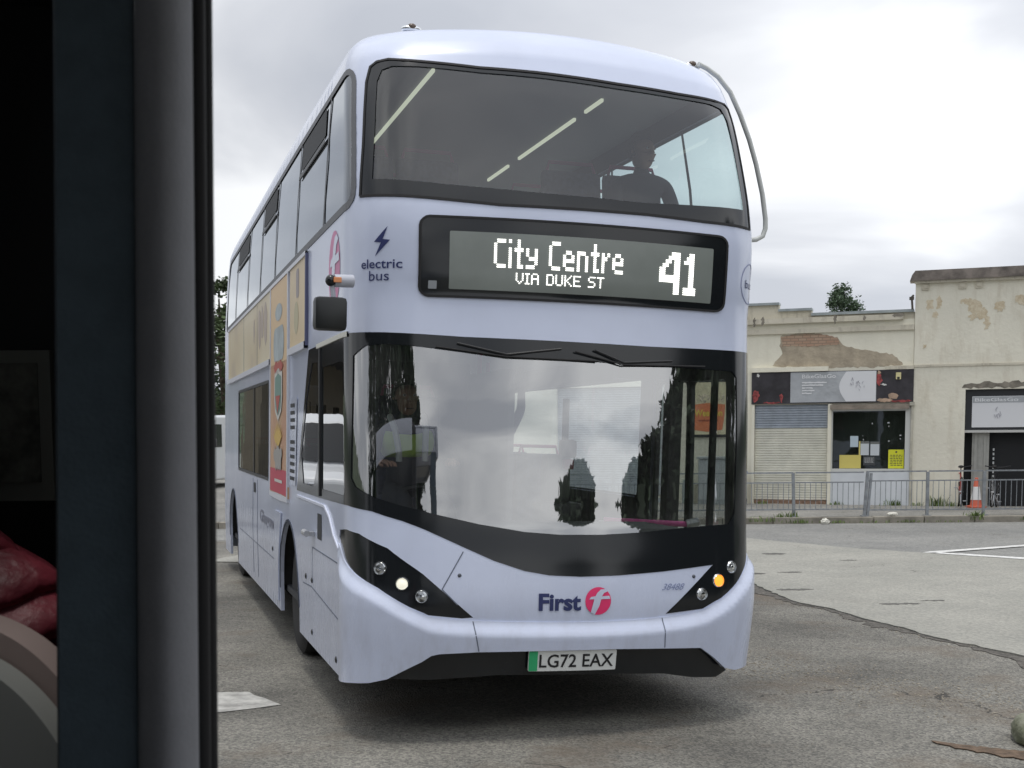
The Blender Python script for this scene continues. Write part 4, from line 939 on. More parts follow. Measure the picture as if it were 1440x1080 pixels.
for i, (w_, z) in enumerate(((.50, 2.655), (.43, 2.60), (.22, 2.545), (.26, 2.49), (.20, 2.435))):
    text_on_wall('banner_lettering', ('community bike hub', 'sales and repairs', 'open daily', 'second hand', 'bicycles')[i] if False else '', .97, z, w_, .035, MATS['banner_text'], bg_, -.071) if False else extr('banner_lettering', ragged(rrect(.97, z, .97 + w_, z + .026, .004), .04, .006, 40 + i), .0015, MATS['banner_text'], bg_, at=-.071)
sketch = mat('sketch_grey', (.34, .34, .38), .8)
bb = B(); rg = random.Random(4)
for k in range(16):
    x, z = 2.05 + rg.gauss(0, .09), 2.60 + rg.gauss(0, .07); a = rg.uniform(.6, 2.4); l = rg.uniform(.03, .08); bb.tube([(x, -.0715, z), (x + l * math.cos(a), -.0715, z + l * math.sin(a))], .005, 4)
bb.build('printed_sketch', sketch, bg_)
# roller shutter
def shutter(x0, x1, z0, z1, mm, slat=.052, par=SHOP, y=.06):
    V = []; Fc = []; z = z0; prof = []
    while z < z1 - 1e-6:
        zz = min(z + slat, z1); prof += [(z, 0.0), (z + (zz - z) * .25, -.014), (z + (zz - z) * .8, -.014), (zz - .004, .004)]; z = zz
    for zc, o_ in prof: V += [(x0, y + o_, zc), (x1, y + o_, zc)]
    for i in range(len(prof) - 1): Fc.append((2 * i, 2 * i + 1, 2 * i + 3, 2 * i + 2))
    return pyd('roller_shutter', V, Fc, mm, par)
sh = shutter(0, 1.495, .20, 1.72, mat('shutter_cream', (.70, .69, .60), .55, var=.12, scale=3))
shutter(0, 1.495, 1.722, 2.215, mat('shutter_grey', (.40, .44, .49), .45, metal=.3, var=.15, scale=5), par=sh, y=.055)
bb = B(); bb.box((-.035, -.02, 1.17), (.06, .07, 2.1)); bb.box((1.54, -.02, 1.17), (.07, .07, 2.1)); bb.build('shutter_guide', CREAM, SHOP)
bb = B(); bb.box((.75, .05, .155), (1.49, .10, .07)); bb.build('threshold', mat('rusty_brick', (.25, .16, .11), .9, var=.4, scale=15), SHOP)
shutter(-4.4, -2.03, .26, 2.65, mat('shutter_pale_grey', (.42, .45, .48), .5, metal=.2, var=.15, scale=5), par=SHOP, y=.10)
bb = B(); bb.box((-2.0, -.05, 1.5), (.08, .10, 2.4)); bb.box((-1.95, -.06, .17), (.26, .16, .10)); bb.build('shutter_guide', mat('guide_grey', (.40, .44, .46), .5), SHOP)
# shop window
wf = extr('shop_window', rrect(1.585, .85, 3.045, 2.085, .004), .01, glass('shop_glass', (.45, .48, .48), .03, 1.0), SHOP, at=.09)
extr('frame', [(1.56, .80), (3.13, .80), (3.13, 2.16), (1.56, 2.16)], .07, mat('frame_white', (.62, .63, .60), .5), wf, holes=[rrect(1.60, .87, 3.03, 2.065, .002)], at=-.015)
extr('stall_riser', [(1.56, .12), (3.13, .12), (3.13, .80), (1.56, .80)], .04, mat('riser_white', (.66, .69, .72), .6, var=.06, scale=3), SHOP, at=-.02)
extr('lintel', [(1.55, 2.10), (3.10, 2.10), (3.10, 2.20), (1.55, 2.20)], .10, mat('shutter_box', (.26, .22, .18), .8, var=.3, scale=6), SHOP, at=-.10)
bb = B(); bb.box((2.3, 1.3, 1.2), (1.9, 2.2, 2.3)); 
for f in list(bb.bm.faces):
    if f.calc_center_median().y < .3: bb.bm.faces.remove(f)
bb.build('shop_interior', mat('shop_dark', (.02, .021, .023), .9), SHOP)
def notice(x0, z0, x1, z1, col, lines=0, name='notice', top=None, tm_='dark'):
    nm = 'notice_%d_%d' % (int(col[0] * 100), int(col[2] * 100)); o = extr(name, [(x0, z0), (x1, z0), (x1, z1), (x0, z1)], .004, mat(nm, col, .7), wf, at=.075)
    if lines:
        bb = B(); rg = random.Random(int(x0 * 100)); w_ = x1 - x0; h_ = (z1 - z0) * .62
        for k in range(lines):
            zc = z0 + .05 + h_ * (lines - k - .5) / lines
            xx = x0 + w_ * (.10 + .05 * rg.random())
            while xx < x1 - w_ * .14:
                l = w_ * rg.uniform(.08, .2); l = min(l, x1 - w_ * .1 - xx); bb.box((xx + l / 2, .074, zc), (l, .001, h_ / lines * .45)); xx += l + w_ * .045
        bb.build('small_print', mat('print_dark', (.10, .10, .06), .8) if tm_ == 'dark' else mat('print_pale', (.45, .46, .46), .8), o)
    if top: extr('header', [(x0, z1 - .05), (x1, z1 - .05), (x1, z1), (x0, z1)], .001, mat('header_grey', (.16, .17, .16), .7), o, at=.0735)
    return o
notice(1.74, .875, 2.17, 1.155, (.68, .58, .16)); notice(1.95, 1.32, 2.11, 1.55, (.52, .62, .68)); notice(2.125, 1.15, 2.155, 1.44, (.68, .58, .17)); notice(2.16, 1.15, 2.325, 1.44, (.60, .64, .66), top=1)
notice(2.355, 1.145, 2.53, 1.43, (.60, .64, .67), top=1); notice(2.215, .94, 2.45, 1.125, (.06, .065, .068), 5, tm_='pale')
yn = notice(2.71, .875, 3.015, 1.265, (.74, .74, .04), 7)
extr('sun_symbol', circ(2.865, 1.215, .02), .001, mat('print_dark', (.10, .10, .06), .8), yn, at=.0735)
rg = random.Random(31)
for k in range(9): bb = B(); bb.box((rg.choice((2.2, 2.38, 2.9, 2.95, 2.98, 1.93, 2.72, 3.0, 2.93)) + rg.uniform(-.02, .02), .074, rg.uniform(1.45, 1.95) if k % 2 else rg.uniform(1.4, 1.6)), (rg.uniform(.01, .05), .001, rg.uniform(.01, .03))); bb.build('sticker', mat('sticker_white', (.6, .62, .62), .7), wf)
# rainwater pipe
bb = B(); bb.tube([(3.155, -.05, .12), (3.155, -.05, 2.18)], .022, 10); bb.box((3.155, -.05, 2.2), (.10, .10, .07)); bb.build('drainpipe', mat('pipe_cream', (.50, .48, .40), .6, var=.2), SHOP)
# tower
tw = extr('tower_wall', [(3.17, 0), (7.6, 0), (7.6, 4.62), (3.17, 4.62)], .34, TOWM, SHOP, holes=[rrect(4.16, .10, 5.75, 2.47, .002)], at=-.03)
bb = B(); bb.box((5.385, 3.3, 2.3), (4.42, 5.9, 4.6)); 
bb.build('tower_volume', TOWM, SHOP)
extr('tower_cornice', [(3.06, 4.66), (7.7, 4.66), (7.7, 4.86), (3.16, 4.86), (3.10, 4.78)], .5, mat('dark_cornice', (.20, .175, .155), .9, var=.45, scale=4, bump=.5), SHOP, at=-.16)
bb = B(); bb.box((5.4, -.06, 4.635), (4.5, .10, .05)); bb.build('tower_cornice', STAIN, SHOP)
bb = B()
for x in (3.36, 4.05, 4.36): bb.box((x, -.045, 4.54), (.14, .03, .13)); bb.box((x, -.065, 4.54), (.08, .02, .07))
bb.build('vent_block', STAIN, SHOP)
bb = B(); bb.tube([(3.12, -.08, 4.1), (3.10, -.09, 4.35), (3.13, -.05, 4.38)], .022, 6); bb.box((3.10, -.07, 4.32), (.09, .08, .06)); bb.build('bracket', mat('rust_dark', (.08, .07, .06), .8), SHOP)
extr('soot_band', ragged([(4.10, 2.50), (5.8, 2.50), (5.8, 2.62), (4.2, 2.60)], .08, .025, 3), .003, mat('soot', (.22, .20, .165), .95, var=.4, scale=5), SHOP, at=-.0335)
for i, (x, z, a, b_) in enumerate(((3.45, 4.18, .06, .10), (3.62, 4.22, .05, .14), (3.55, 3.98, .04, .07), (4.16, 4.22, .16, .05), (4.30, 4.10, .13, .12), (4.42, 3.98, .10, .12), (4.52, 3.80, .06, .14), (4.25, 3.92, .07, .06), (3.36, 3.35, .03, .04), (4.75, 4.1, .10, .10), (5.2, 4.2, .2, .1))):
    extr('worn_patch', ragged(circ(x, z, a, b_, 16), .035, .028, 60 + i), .002, mat('worn_render', (.56, .46, .31), .95, col2=(.70, .63, .48), scale=16, bump=.4), SHOP, at=-.0325 - .0004 * i)
for i, (x, z, a, b_) in enumerate(((2.85, 4.0, .12, .03), (.15, 3.97, .03, .09), (1.62, 3.96, .03, .10), (2.2, 3.97, .03, .06), (-.02, 3.96, .02, .1))):
    extr('soot_mark', ragged(circ(x, z, a, b_, 14), .035, .018, 80 + i), .002, mat('soot', (.22, .20, .165), .95, var=.4, scale=5), SHOP, at=-.0925)
extr('string_course', [(3.17, 2.94), (7.6, 2.94), (7.6, 2.985), (3.17, 2.985)], .03, STAIN, SHOP, at=-.05)
dw = extr('entrance', [(4.16, 1.66), (5.75, 1.66), (5.75, 2.47), (4.16, 2.47)], .05, mat('sign_black', (.02, .022, .026), .6), SHOP, at=.03)
sb = extr('entrance_banner', rrect(4.29, 1.71, 5.5, 2.33, .01), .006, mat('banner_white', (.70, .71, .73), .7), dw, at=.022)
extr('grey_field', [(4.30, 2.20), (5.45, 2.20), (5.45, 2.32), (4.30, 2.32)], .002, MATS['banner_grey'], sb, at=.019)
text_on_wall('banner_lettering', 'BikeGlasGo', 4.34, 2.225, .8, .07, MATS['banner_text'], sb, .016, .02)
bb = B()
for k in range(9):
    x, z = 4.75 + rg.gauss(0, .04), 1.95 + rg.gauss(0, .06); bb.tube([(x, .019, z), (x + rg.uniform(-.05, .05), .019, z + .06)], .006, 4)
bb.build('printed_sketch', sketch, sb)
bb = B(); bb.box((4.95, .05, 1.63), (1.58, .10, .05)); bb.build('door_header', mat('header_pale', (.52, .52, .50), .6), SHOP)
bb = B(); bb.box((4.47, .16, .86), (.32, .06, 1.5)); bb.box((4.38, .12, .86), (.05, .04, 1.5)); bb.box((4.55, .12, .86), (.03, .04, 1.5)); bb.build('door', mat('door_grey', (.40, .40, .37), .6, var=.12), SHOP)
bb = B(); bb.box((4.95, .26, .9), (1.57, .03, 1.55)); bb.build('doorway_backing', mat('shop_dark', (.02, .021, .023), .9), SHOP)
bb = B()
for k in range(10): bb.box((4.72, .235, .45 + k * .09), (.03, .01, .05))
bb.build('door_lettering', mat('sticker_white', (.6, .62, .62), .7), SHOP)
# framed poster on the wall
po = extr('framed_poster', rrect(-1.42, 1.54, -.50, 2.78, .01), .05, blackm, SHOP, at=-.055)
extr('poster_sheet', rrect(-1.36, 1.60, -.60, 2.72, .005), .004, mat('poster_cream', (.70, .64, .44), .6, var=.12, scale=6), po, at=-.06)
tub = [(-1.31, 1.95), (-1.30, 1.70), (-1.0, 1.66), (-.68, 1.70), (-.64, 1.95), (-.62, 2.24), (-.98, 2.28), (-1.34, 2.24)]
tb = extr('printed_tub', tub, .002, mat('tub_orange', (.72, .22, .10), .6), po, at=-.0635)
bb = B(); rg = random.Random(6)
for k in range(26): bb.ball((-.98 + rg.uniform(-.33, .33), -.062, 2.30 + abs(rg.gauss(0, .07))), (.09, .008, .07), 1)
bb.build('printed_popcorn', mat('popcorn', (.68, .60, .46), .7, var=.5, scale=20), po)
text_on_wall('poster_lettering', 'WeeCon', -1.28, 1.99, .60, .15, mat('poster_gold', (.75, .55, .08), .6), po, -.068, .03)
bb = B(); bb.box((-.98, -.066, 1.90), (.42, .002, .035)); bb.build('poster_lettering', mat('poster_brown', (.35, .08, .04), .6), po)

# ---------------------------------------------------------------- street things
# utility cabinet against the wall
def wallpt(a, b_, z=.118): return P0 + Vector((a * .93335 - b_ * .35898 * -1, a * -.35898 + b_ * .93335, z)) if False else Vector((P0.x + a * math.cos(WA) - b_ * math.sin(WA), P0.y + a * math.sin(WA) + b_ * math.cos(WA), z))
uc = empty('utility_cabinet', wallpt(-.80, -.35), (0, 0, WA), 'pale grey metal utility cabinet standing below the framed poster', 'cabinet')
cab = mat('cabinet_grey', (.36, .39, .40), .6, var=.1)
bb = B(); bb.box((0, 0, .48), (.62, .30, .96), bev=.01); bb.box((0, 0, .99), (.68, .36, .05), bev=.01); bb.build('body', cab, uc)
bb = B()
for s in (-1, 1): bb.box((s * .15, -.156, .5), (.28, .015, .82), bev=.004)
bb.build('door', mat('cabinet_door', (.40, .43, .44), .55), uc); bb = B(); bb.box((.02, -.17, .5), (.02, .02, .12)); bb.build('handle', blackm, uc)
uc2 = empty('meter_box', wallpt(-1.38, -.2), (0, 0, WA), 'low pale green meter box beside the grey utility cabinet', 'meter box')
bb = B(); bb.box((0, 0, .26), (.20, .22, .52), bev=.015); bb.build('body', mat('meter_green', (.34, .40, .37), .6, var=.1), uc2); bb = B(); bb.box((0, -.115, .28), (.15, .01, .40)); bb.build('door', cab, uc2)
wb = empty('wheelie_bin', wallpt(-.26, -.45), (0, 0, WA), 'dark bin with blue lid by the wall behind the railing', 'bin')
bb = B(); bb.box((0, 0, .34), (.30, .30, .60), bev=.02); bb.build('body', blackm, wb); bb = B(); bb.box((0, 0, .67), (.33, .34, .06), bev=.015); bb.build('lid', mat('bin_blue', (.02, .10, .30), .5), wb)
bb = B()
for s in (-1, 1): bb.lathe([(.01, -.02), (.06, -.02), (.06, .02), (.01, .02)], (s * .13, .15, .06), 'X', 14)
bb.build('wheel', rubber, wb)
# guard railing
GR = empty('guard_railing', (6.1, KERBY + .15, .118), label='galvanised steel pedestrian guard railing standing along the kerb', cat='railing')
posts = [-6.0, -4.4, -2.8, -1.2, -.2 - .15, 0, 1.285, 1.33, 2.43, 3.46, 4.9, 6.4]
posts = [-6.3, -4.8, -3.3, -1.55, 0, 1.285, 2.43, 3.46, 4.75, 6.2]
lean = {1.285: .02, 0: -.01}
for x in posts:
    bb = B(); l = lean.get(x, 0)
    bb.box((0, 0, .40), (.052, .045, .81), bev=.005, M=Matrix.Translation((x, 0, 0)) @ Matrix.Rotation(l * 3, 4, 'Y')); bb.box((x, 0, .01), (.12, .12, .02)); bb.build('post', galv, GR)
bb = B(); bb.box((1.345, 0, .40), (.045, .04, .78), bev=.005, M=Matrix.Translation((0, 0, 0)) @ Matrix.Translation((1.345, 0, 0)) @ Matrix.Rotation(.07, 4, 'Y') @ Matrix.Translation((-1.345, 0, 0))); bb.build('post', galv, GR)
for a, c in zip(posts, posts[1:]):
    dz = .02 if a < 1.2 else .0
    bb = B(); L_ = c - a - .05; mx_ = (a + c) / 2; top = .805 + (.01 if a > 1.2 else 0)
    bb.box((mx_, 0, top), (L_, .028, .026)); bb.box((mx_, 0, .645 - dz), (L_, .03, .022)); bb.box((mx_, 0, .115 + dz), (L_, .03, .024))
    n = max(3, int(L_ / .098))
    for k in range(n): bb.tube([(a + .05 + (L_ - .05) * (k + .5) / n, 0, .12 + dz), (a + .05 + (L_ - .05) * (k + .5) / n, 0, .645 - dz)], .0065, 5)
    bb.build('rail_panel', galv, GR)
# traffic cone
tcn = empty('traffic_cone', wallpt(4.40, -.42), label='orange traffic cone with white sleeve outside the shop doorway', cat='traffic cone')
co_or = mat('cone_orange', (.62, .15, .09), .7)
bb = B(); bb.box((0, 0, .02), (.30, .30, .04), bev=.01); bb.build('base', co_or, tcn); bb = B(); bb.lathe([(.115, .04), (.10, .15), (.035, .58), (.03, .60), (.02, .60)], n=24); bb.build('body', co_or, tcn, True)
bb = B(); bb.lathe([(.1025, .16), (.0605, .42), (.058, .42), (.098, .16)], n=24); bb.build('sleeve', mat('cone_white', (.75, .76, .75), .5), tcn, True)
# bicycles
def bicycle(loc, rz, label, fc):
    e_ = empty('bicycle', loc, (0, rad(6), rz), label, 'bicycle', 'bicycles parked outside the shop doorway', scale=.86)
    for x in (-.5, .5):
        bb = B(); bb.tube([(x + .33 * math.cos(a), 0, .335 + .33 * math.sin(a)) for a in [2 * math.pi * k / 36 for k in range(36)]], .018, 6, closed=True); w_ = bb.build('wheel', rubber, e_, True)
        bb = B(); bb.tube([(x + .305 * math.cos(a), 0, .335 + .305 * math.sin(a)) for a in [2 * math.pi * k / 36 for k in range(36)]], .009, 6, closed=True)
        for k in range(14): a = 2 * math.pi * k / 14; bb.tube([(x, 0, .335), (x + .30 * math.cos(a), 0, .335 + .30 * math.sin(a))], .0022, 4)
        bb.tube([(x, -.04, .335), (x, .04, .335)], .02, 8); bb.build('rim', silver, w_)
    bb = B(); bbk = (-.06, 0, .30); st = (-.20, 0, .78); hd = (.34, 0, .82); hb = (.38, 0, .62)
    for a, c in ((bbk, st), (st, hd), (bbk, hb), (hd, hb), (bbk, (-.5, 0, .335)), ((-.19, 0, .74), (-.5, 0, .335)), (hb, (.5, 0, .335))): bb.tube([a, c], .016, 8)
    bb.build('frame', fc, e_)
    bb = B(); bb.tube([st, (-.225, 0, .90)], .012, 8); bb.ball((-.24, 0, .93), (.26, .13, .07), 2); bb.build('saddle', blackm, e_, True)
    bb = B(); bb.tube([hd, (.32, 0, .95)], .012, 8); bb.tube([(.30, -.28, .99), (.34, -.1, .96), (.34, .1, .96), (.30, .28, .99)], .013, 8); bb.build('handlebar', blackm, e_)
    bb = B(); bb.lathe([(.01, -.01), (.09, -.005), (.09, .005), (.01, .01)], bbk, 'Y', 20); bb.tube([bbk, (-.0, -.06, .16)], .01, 6); bb.tube([bbk, (-.12, .06, .44)], .01, 6); bb.box((.0, -.10, .15), (.09, .08, .02)); bb.box((-.12, .10, .45), (.09, .08, .02)); bb.build('crank', silver, e_)
    return e_
bicycle(wallpt(4.10, -.35), rad(72), 'bicycle with red frame leaning at the left side of the doorway', mat('bike_red', (.35, .04, .03), .4))
bicycle(wallpt(4.74, -.40), rad(60), 'black bicycle right of the traffic cone in the doorway', mat('bike_black', (.02, .02, .025), .4))
# litter
def crumple(name, loc, s, label):
    bm = bmesh.new(); bmesh.ops.create_icosphere(bm, subdivisions=3, radius=.5); r = random.Random(int(loc[0] * 50))
    for v in bm.verts: v.co *= r.uniform(.72, 1.1)
    for v in bm.verts: v.co = Vector((v.co.x * s[0], v.co.y * s[1], (v.co.z + .42) * s[2]))
    me = bpy.data.meshes.new(name); bm.to_mesh(me); bm.free(); o = link(name, me, mat('litter_white', (.68, .67, .60), .8, var=.2, scale=20)); o.location = loc; return tag(o, label, 'litter', 'white litter lying by the kerb')
crumple('crumpled_paper', (6.58, 22.52, .004), (.17, .12, .12), 'crumpled white paper lying in the gutter below the kerb')
crumple('crumpled_paper', (7.88, 22.80, .13), (.22, .12, .07), 'flattened white wrapper lying on top of the kerb')
# weeds
def blades(name, spots, label, m, seed):
    V = []; Fc = []; r = random.Random(seed)
    for (x, y, z, n, h, sp) in spots:
        for _ in range(n):
            a = r.uniform(0, 6.28); px, py = x + r.gauss(0, sp), y + r.gauss(0, sp * .35); hh = h * r.uniform(.4, 1.2); ln = r.uniform(.2, .8) * hh; w_ = .007
            dx_, dy_ = math.cos(a), math.sin(a); b0 = len(V)
            V += [(px - dy_ * w_, py + dx_ * w_, z), (px + dy_ * w_, py - dx_ * w_, z), (px + dx_ * ln * .4 + dy_ * w_, py + dy_ * ln * .4 - dx_ * w_, z + hh * .6), (px + dx_ * ln * .4 - dy_ * w_, py + dy_ * ln * .4 + dx_ * w_, z + hh * .6), (px + dx_ * ln, py + dy_ * ln, z + hh)]
            Fc += [(b0, b0 + 1, b0 + 2, b0 + 3), (b0 + 3, b0 + 2, b0 + 4)]
    return tag(pyd(name, V, Fc, m), label, 'weeds', kind='stuff')
wp2 = [wallpt(a, -.06) for a in (2.85, 3.7, 3.95, 3.3, 1.7, .2)]
blades('weeds', [(5.95, 22.80, .1, 60, .12, .10), (6.15, 22.66, .02, 50, .08, .12), (6.75, 22.64, .02, 40, .05, .14), (9.35, 22.72, .05, 110, .16, .07), (8.15, 22.66, .02, 40, .05, .15), (7.3, 22.64, .02, 40, .05, .3), (8.8, 22.64, .02, 30, .04, .2), (5.4, 22.7, .05, 60, .1, .2), (10.3, 22.7, .04, 40, .08, .1)] + [(p.x, p.y, .118, n, h, .09) for p, n, h in zip(wp2, (60, 70, 40, 20, 30, 30), (.12, .22, .10, .08, .08, .08))], 'green weeds growing along the kerb and wall foot', mat('weed_green', (.13, .19, .05), .8, var=.4, scale=9), 3)
# trees
def tree(name, loc, h, w_, label, m, seed, conifer=False, n=5200, low=.25, leaf=.10, cat='tree', group=None):
    e_ = empty(name, loc, label=label, cat=cat, group=group); r = random.Random(seed)
    bb = B(); bb.tube([(0, 0, 0), (.03 * h, 0, h * .3), (0, .02 * h, h * .6), (0, 0, h * .93)], [.035 * h, .026 * h, .016 * h, .004 * h], 10)
    cl = []
    for k in range(16):
        a = r.uniform(0, 6.28); z0 = h * r.uniform(.2, .75); rr = w_ * .42 * r.uniform(.6, 1); zz = z0 + (h * .02 if conifer else h * .14); bb.tube([(0, 0, z0), (rr * .5 * math.cos(a), rr * .5 * math.sin(a), (z0 + zz) / 2), (rr * math.cos(a), rr * math.sin(a), zz)], [.012 * h, .008 * h, .003 * h], 6)
    bb.build('trunk', mat('bark', (.09, .07, .05), .9, var=.4, scale=8, bump=.6), e_)
    V = []; Fc = []
    for k in range(70):
        t = r.random(); z = h * (low + (1 - low) * t)
        env = (1 - t) ** .8 if conifer else math.sin(math.pi * min(1, .12 + t * .86)) ** .6
        a = r.uniform(0, 6.28); q = r.uniform(.3, 1) ** .6 * w_ / 2 * env; cl.append((q * math.cos(a), q * math.sin(a), z, (w_ * .13 * r.uniform(.6, 1.25)) * (.5 + .5 * env)))
    for _ in range(n):
        cx, cy, cz, cs = cl[r.randrange(len(cl))]
        d = Vector((r.gauss(0, 1), r.gauss(0, 1), r.gauss(0, .7))).normalized() * cs * r.uniform(.3, 1.05); c_ = Vector((cx, cy, cz)) + d
        if conifer: c_.z -= .25 * math.hypot(d.x, d.y)
        u_ = Vector((r.gauss(0, 1), r.gauss(0, 1), r.gauss(0, .6))).normalized(); v_ = u_.cross(Vector((r.gauss(0, 1), r.gauss(0, 1), r.gauss(0, 1)))).normalized(); s = leaf * r.uniform(.5, 1.2); b0 = len(V)
        V += [c_ - u_ * s, c_ - v_ * s * .45, c_ + u_ * s, c_ + v_ * s * .45]; Fc.append((b0, b0 + 1, b0 + 2, b0 + 3))
    pyd('crown', V, Fc, m, e_)
    return e_
LG = mat('leaf_green', (.055, .085, .03), .8, var=.5, scale=1.5); LD = mat('leaf_dark', (.03, .05, .025), .85, var=.5, scale=1.5); LC = mat('conifer_green', (.065, .105, .06), .85, var=.5, scale=3)
tree('conifer_tree', (12.55, 41.5, 0), 6.35, 4.2, 'dark conifer top showing above the shop parapet', LC, 3, True, 14000, .2, .055)
tree('broadleaf_tree', (-9.3, 49.5, 0), 7.4, 4.6, 'leafy green tree behind the rear of the bus', LG, 5, False, 7000, .35, .13, group='trees far along the street')
tree('broadleaf_tree', (-13.4, 62, 0), 4.6, 7, 'low dark tree mass beyond the rear of the bus', LD, 6, False, 6000, .1, .18, group='trees far along the street')
# far wooded rise along the horizon
from mathutils import noise as _ns
V = []; Fc = []; NA = 420
for i in range(NA + 1):
    az = rad(-100 + 200 * i / NA)
    for j in range(9):
        d = 120 + 14 * j; h = (1 - (1 - min(1, j / 5)) ** 2) * (6.0 + 5.0 * (_ns.noise(Vector((az * 3.1, 0, 0))) + .6)) + (2.2 * _ns.noise(Vector((math.sin(az) * d * .13, math.cos(az) * d * .13, 2))) + 1.1 * _ns.noise(Vector((math.sin(az) * d * .5, math.cos(az) * d * .5, 5)))) * min(1, j)
        V.append((d * math.sin(az), d * math.cos(az), max(-.5, h) if j else -.5))
for i in range(NA):
    for j in range(8): a = i * 9 + j; Fc.append((a, a + 9, a + 10, a + 1))
tag(pyd('hills', V, Fc, mat('wooded_hill', (.065, .085, .045), .95, col2=(.03, .042, .025), scale=.25, bump=1., bscale=.6, bdist=1.5)), kind='structure')
# parked vans
def van(loc, rz, label, col):
    e_ = empty('parked_van', loc, (0, 0, rz), label, 'van', 'white vans parked along the street')
    prof = [(-2.6, .35), (2.45, .35), (2.6, .55), (2.6, 1.0), (2.35, 1.15), (1.75, 1.25), (1.15, 2.05), (.9, 2.2), (-2.45, 2.25), (-2.6, 2.1)]
    b_ = extr('body', prof, 1.9, col, e_, at=-.95); md = b_.modifiers.new('b', 'BEVEL'); md.width = .06; md.segments = 3; md.limit_method = 'ANGLE'
    pyd('windscreen', [(1.72, -.82, 1.30), (1.72, .82, 1.30), (1.20, .74, 2.0), (1.20, -.74, 2.0)], [(0, 1, 2, 3)], blackp, e_).location = (.03, 0, .02)
    for s in (-1, 1): extr('side_window', [(.45, 1.30), (1.55, 1.30), (1.10, 1.95), (.45, 1.95)], .01, blackp, e_, at=s * .96 - .005)
    extr('bumper', [(2.3, .3), (2.68, .3), (2.68, .55), (2.3, .55)], 1.8, blackm, e_, at=-.9)
    for x in (-1.6, 1.7):
        for s in (-1, 1):
            bb = B(); bb.lathe([(.17, -.1), (.32, -.1), (.34, 0), (.32, .1), (.17, .1)], (x, s * .86, .34), 'Y', 24); w_ = bb.build('wheel', tyr, e_, True)
            bb = B(); bb.lathe([(.001, -.06), (.19, -.08), (.19, .08), (.001, .06)], (x, s * .88, .34), 'Y', 18); bb.build('rim', silver, w_)
    for s in (-1, 1): bb = B(); bb.box((2.58, s * .7, .85), (.08, .3, .2), bev=.02); bb.build('headlight', lampglass, e_)
    for s in (-1, 1): bb = B(); bb.box((1.45, s * 1.06, 1.42), (.12, .16, .24), bev=.03); bb.build('wing_mirror', blackm, e_, True)
    return e_
vw = mat('van_white', (.62, .64, .66), .3, coat=.3)
van((-7.75, 37.0, 0), rad(-98), 'white van far behind the rear of the bus', vw)
van((-7.6, 23.5, 0), rad(-75), 'white van parked opposite the side of the bus', vw)
# stone tenement opposite the side of the bus (mostly seen in its windows)
TN = empty('stone_tenement', (-15, 40, 0), (0, 0, rad(122)), 'tan stone terrace across the street from the side of the bus', 'building')
TNM = wall_mat('tan_stone', (.17, .145, .105), (.06, .055, .045), 1.2, .8)
hol = [rrect(-14 + 3.2 * i, .9 + 3 * j, -12.4 + 3.2 * i, 2.7 + 3 * j, .01) for i in range(9) for j in range(1)]
extr('wall', [(-15, 0), (15, 0), (15, 3.9), (-15, 3.9)], .4, TNM, TN, holes=hol)
for h_ in hol: extr('window', h_, .03, blackp, TN, at=.2)
extr('roof', [(-15.2, 3.9), (15.2, 3.9), (15.0, 4.3), (-15.0, 4.3)], 5, mat('slate', (.08, .08, .09), .7), TN, at=-.2)
# things behind the photographer that the windscreen mirrors; far group added to darken it
for i, (az, d, h, w_, c_) in enumerate(((92, 24, 12, 9, 1), (186, 22, 8.0, 6, 0), (193, 24, 10.5, 9, 1), (201, 28, 13, 13, 1), (212, 28, 14, 14, 0), (224, 28, 13, 14, 1), (238, 28, 12, 14, 0), (100, 23, 13, 9, 0), (108, 24, 12, 8, 1), (115, 22, 9, 7, 0), (121, 26, 7.5, 7, 1), (127, 26, 5.0, 6, 0), (133, 27, 3.6, 5, 1), (146, 25, 3.7, 4.8, 0))):
    a = rad(az); tree('roadside_tree', (1 + d * math.sin(a), 7.4 + d * math.cos(a), 0), h, w_, 'dark roadside tree %s' % ('tallest of the row behind the viewer', 'narrow one at the inner end of the added far group', 'medium one next to the narrow one in the added far group', 'tall one second in the added far group', 'huge one in the middle of the added far group', 'tall one fourth in the added far group', 'broad one at the outer end of the added far group', 'dense and broad, second tallest of the row', 'tall and rounded beside the tallest', 'middle sized between tall and small trees', 'broad and low with drooping crown', 'small bushy one on the verge', 'shrub sized one on the verge', 'slim and separate at the end of the row')[i], LD, 50 + i, False, 9000, .04, .42, group='roadside trees behind the viewer')

# ---------------------------------------------------------------- the bus the photograph is taken from
VB = empty('passenger_bus', (0, 0, 0), label='dark interior window pillar and side of the bus the view is seen from', cat='bus')
teal = mat('teal_panel', (.054, .078, .098), .75, var=.12, scale=40, bump=.15, bscale=300)
greyp = mat('grey_moulding', (.22, .225, .245), .6, var=.06, scale=30, bump=.1, bscale=300)
def px(x, d, y=0):   # x of a vertical edge seen at column x at depth d
    return (x - PPX) / F_PX * d
DP = .86
def vpanel(name, xa, xb, ya, yb, za, zb, m, bev=.0):
    bb = B(); bb.box(((xa + xb) / 2, (ya + yb) / 2, (za + zb) / 2), (abs(xb - xa), abs(yb - ya), zb - za), bev=bev); return bb.build(name, m, VB, True)
def edge_pt(xt, xb, y, z):
    """point at height z on the leaning edge whose ends stand at depth y"""
    def un(cx, cy):
        d = _F + _R * ((cx - PPX) / F_PX) - _U * ((cy - PPY) / F_PX); return Vector((0, 0, CAMH)) + d * (y / d.y)
    A2, C2 = un(xt, 0), un(xb, 1080); t = (z - C2.z) / (A2.z - C2.z); return Vector((C2.x + (A2.x - C2.x) * t, y, z))
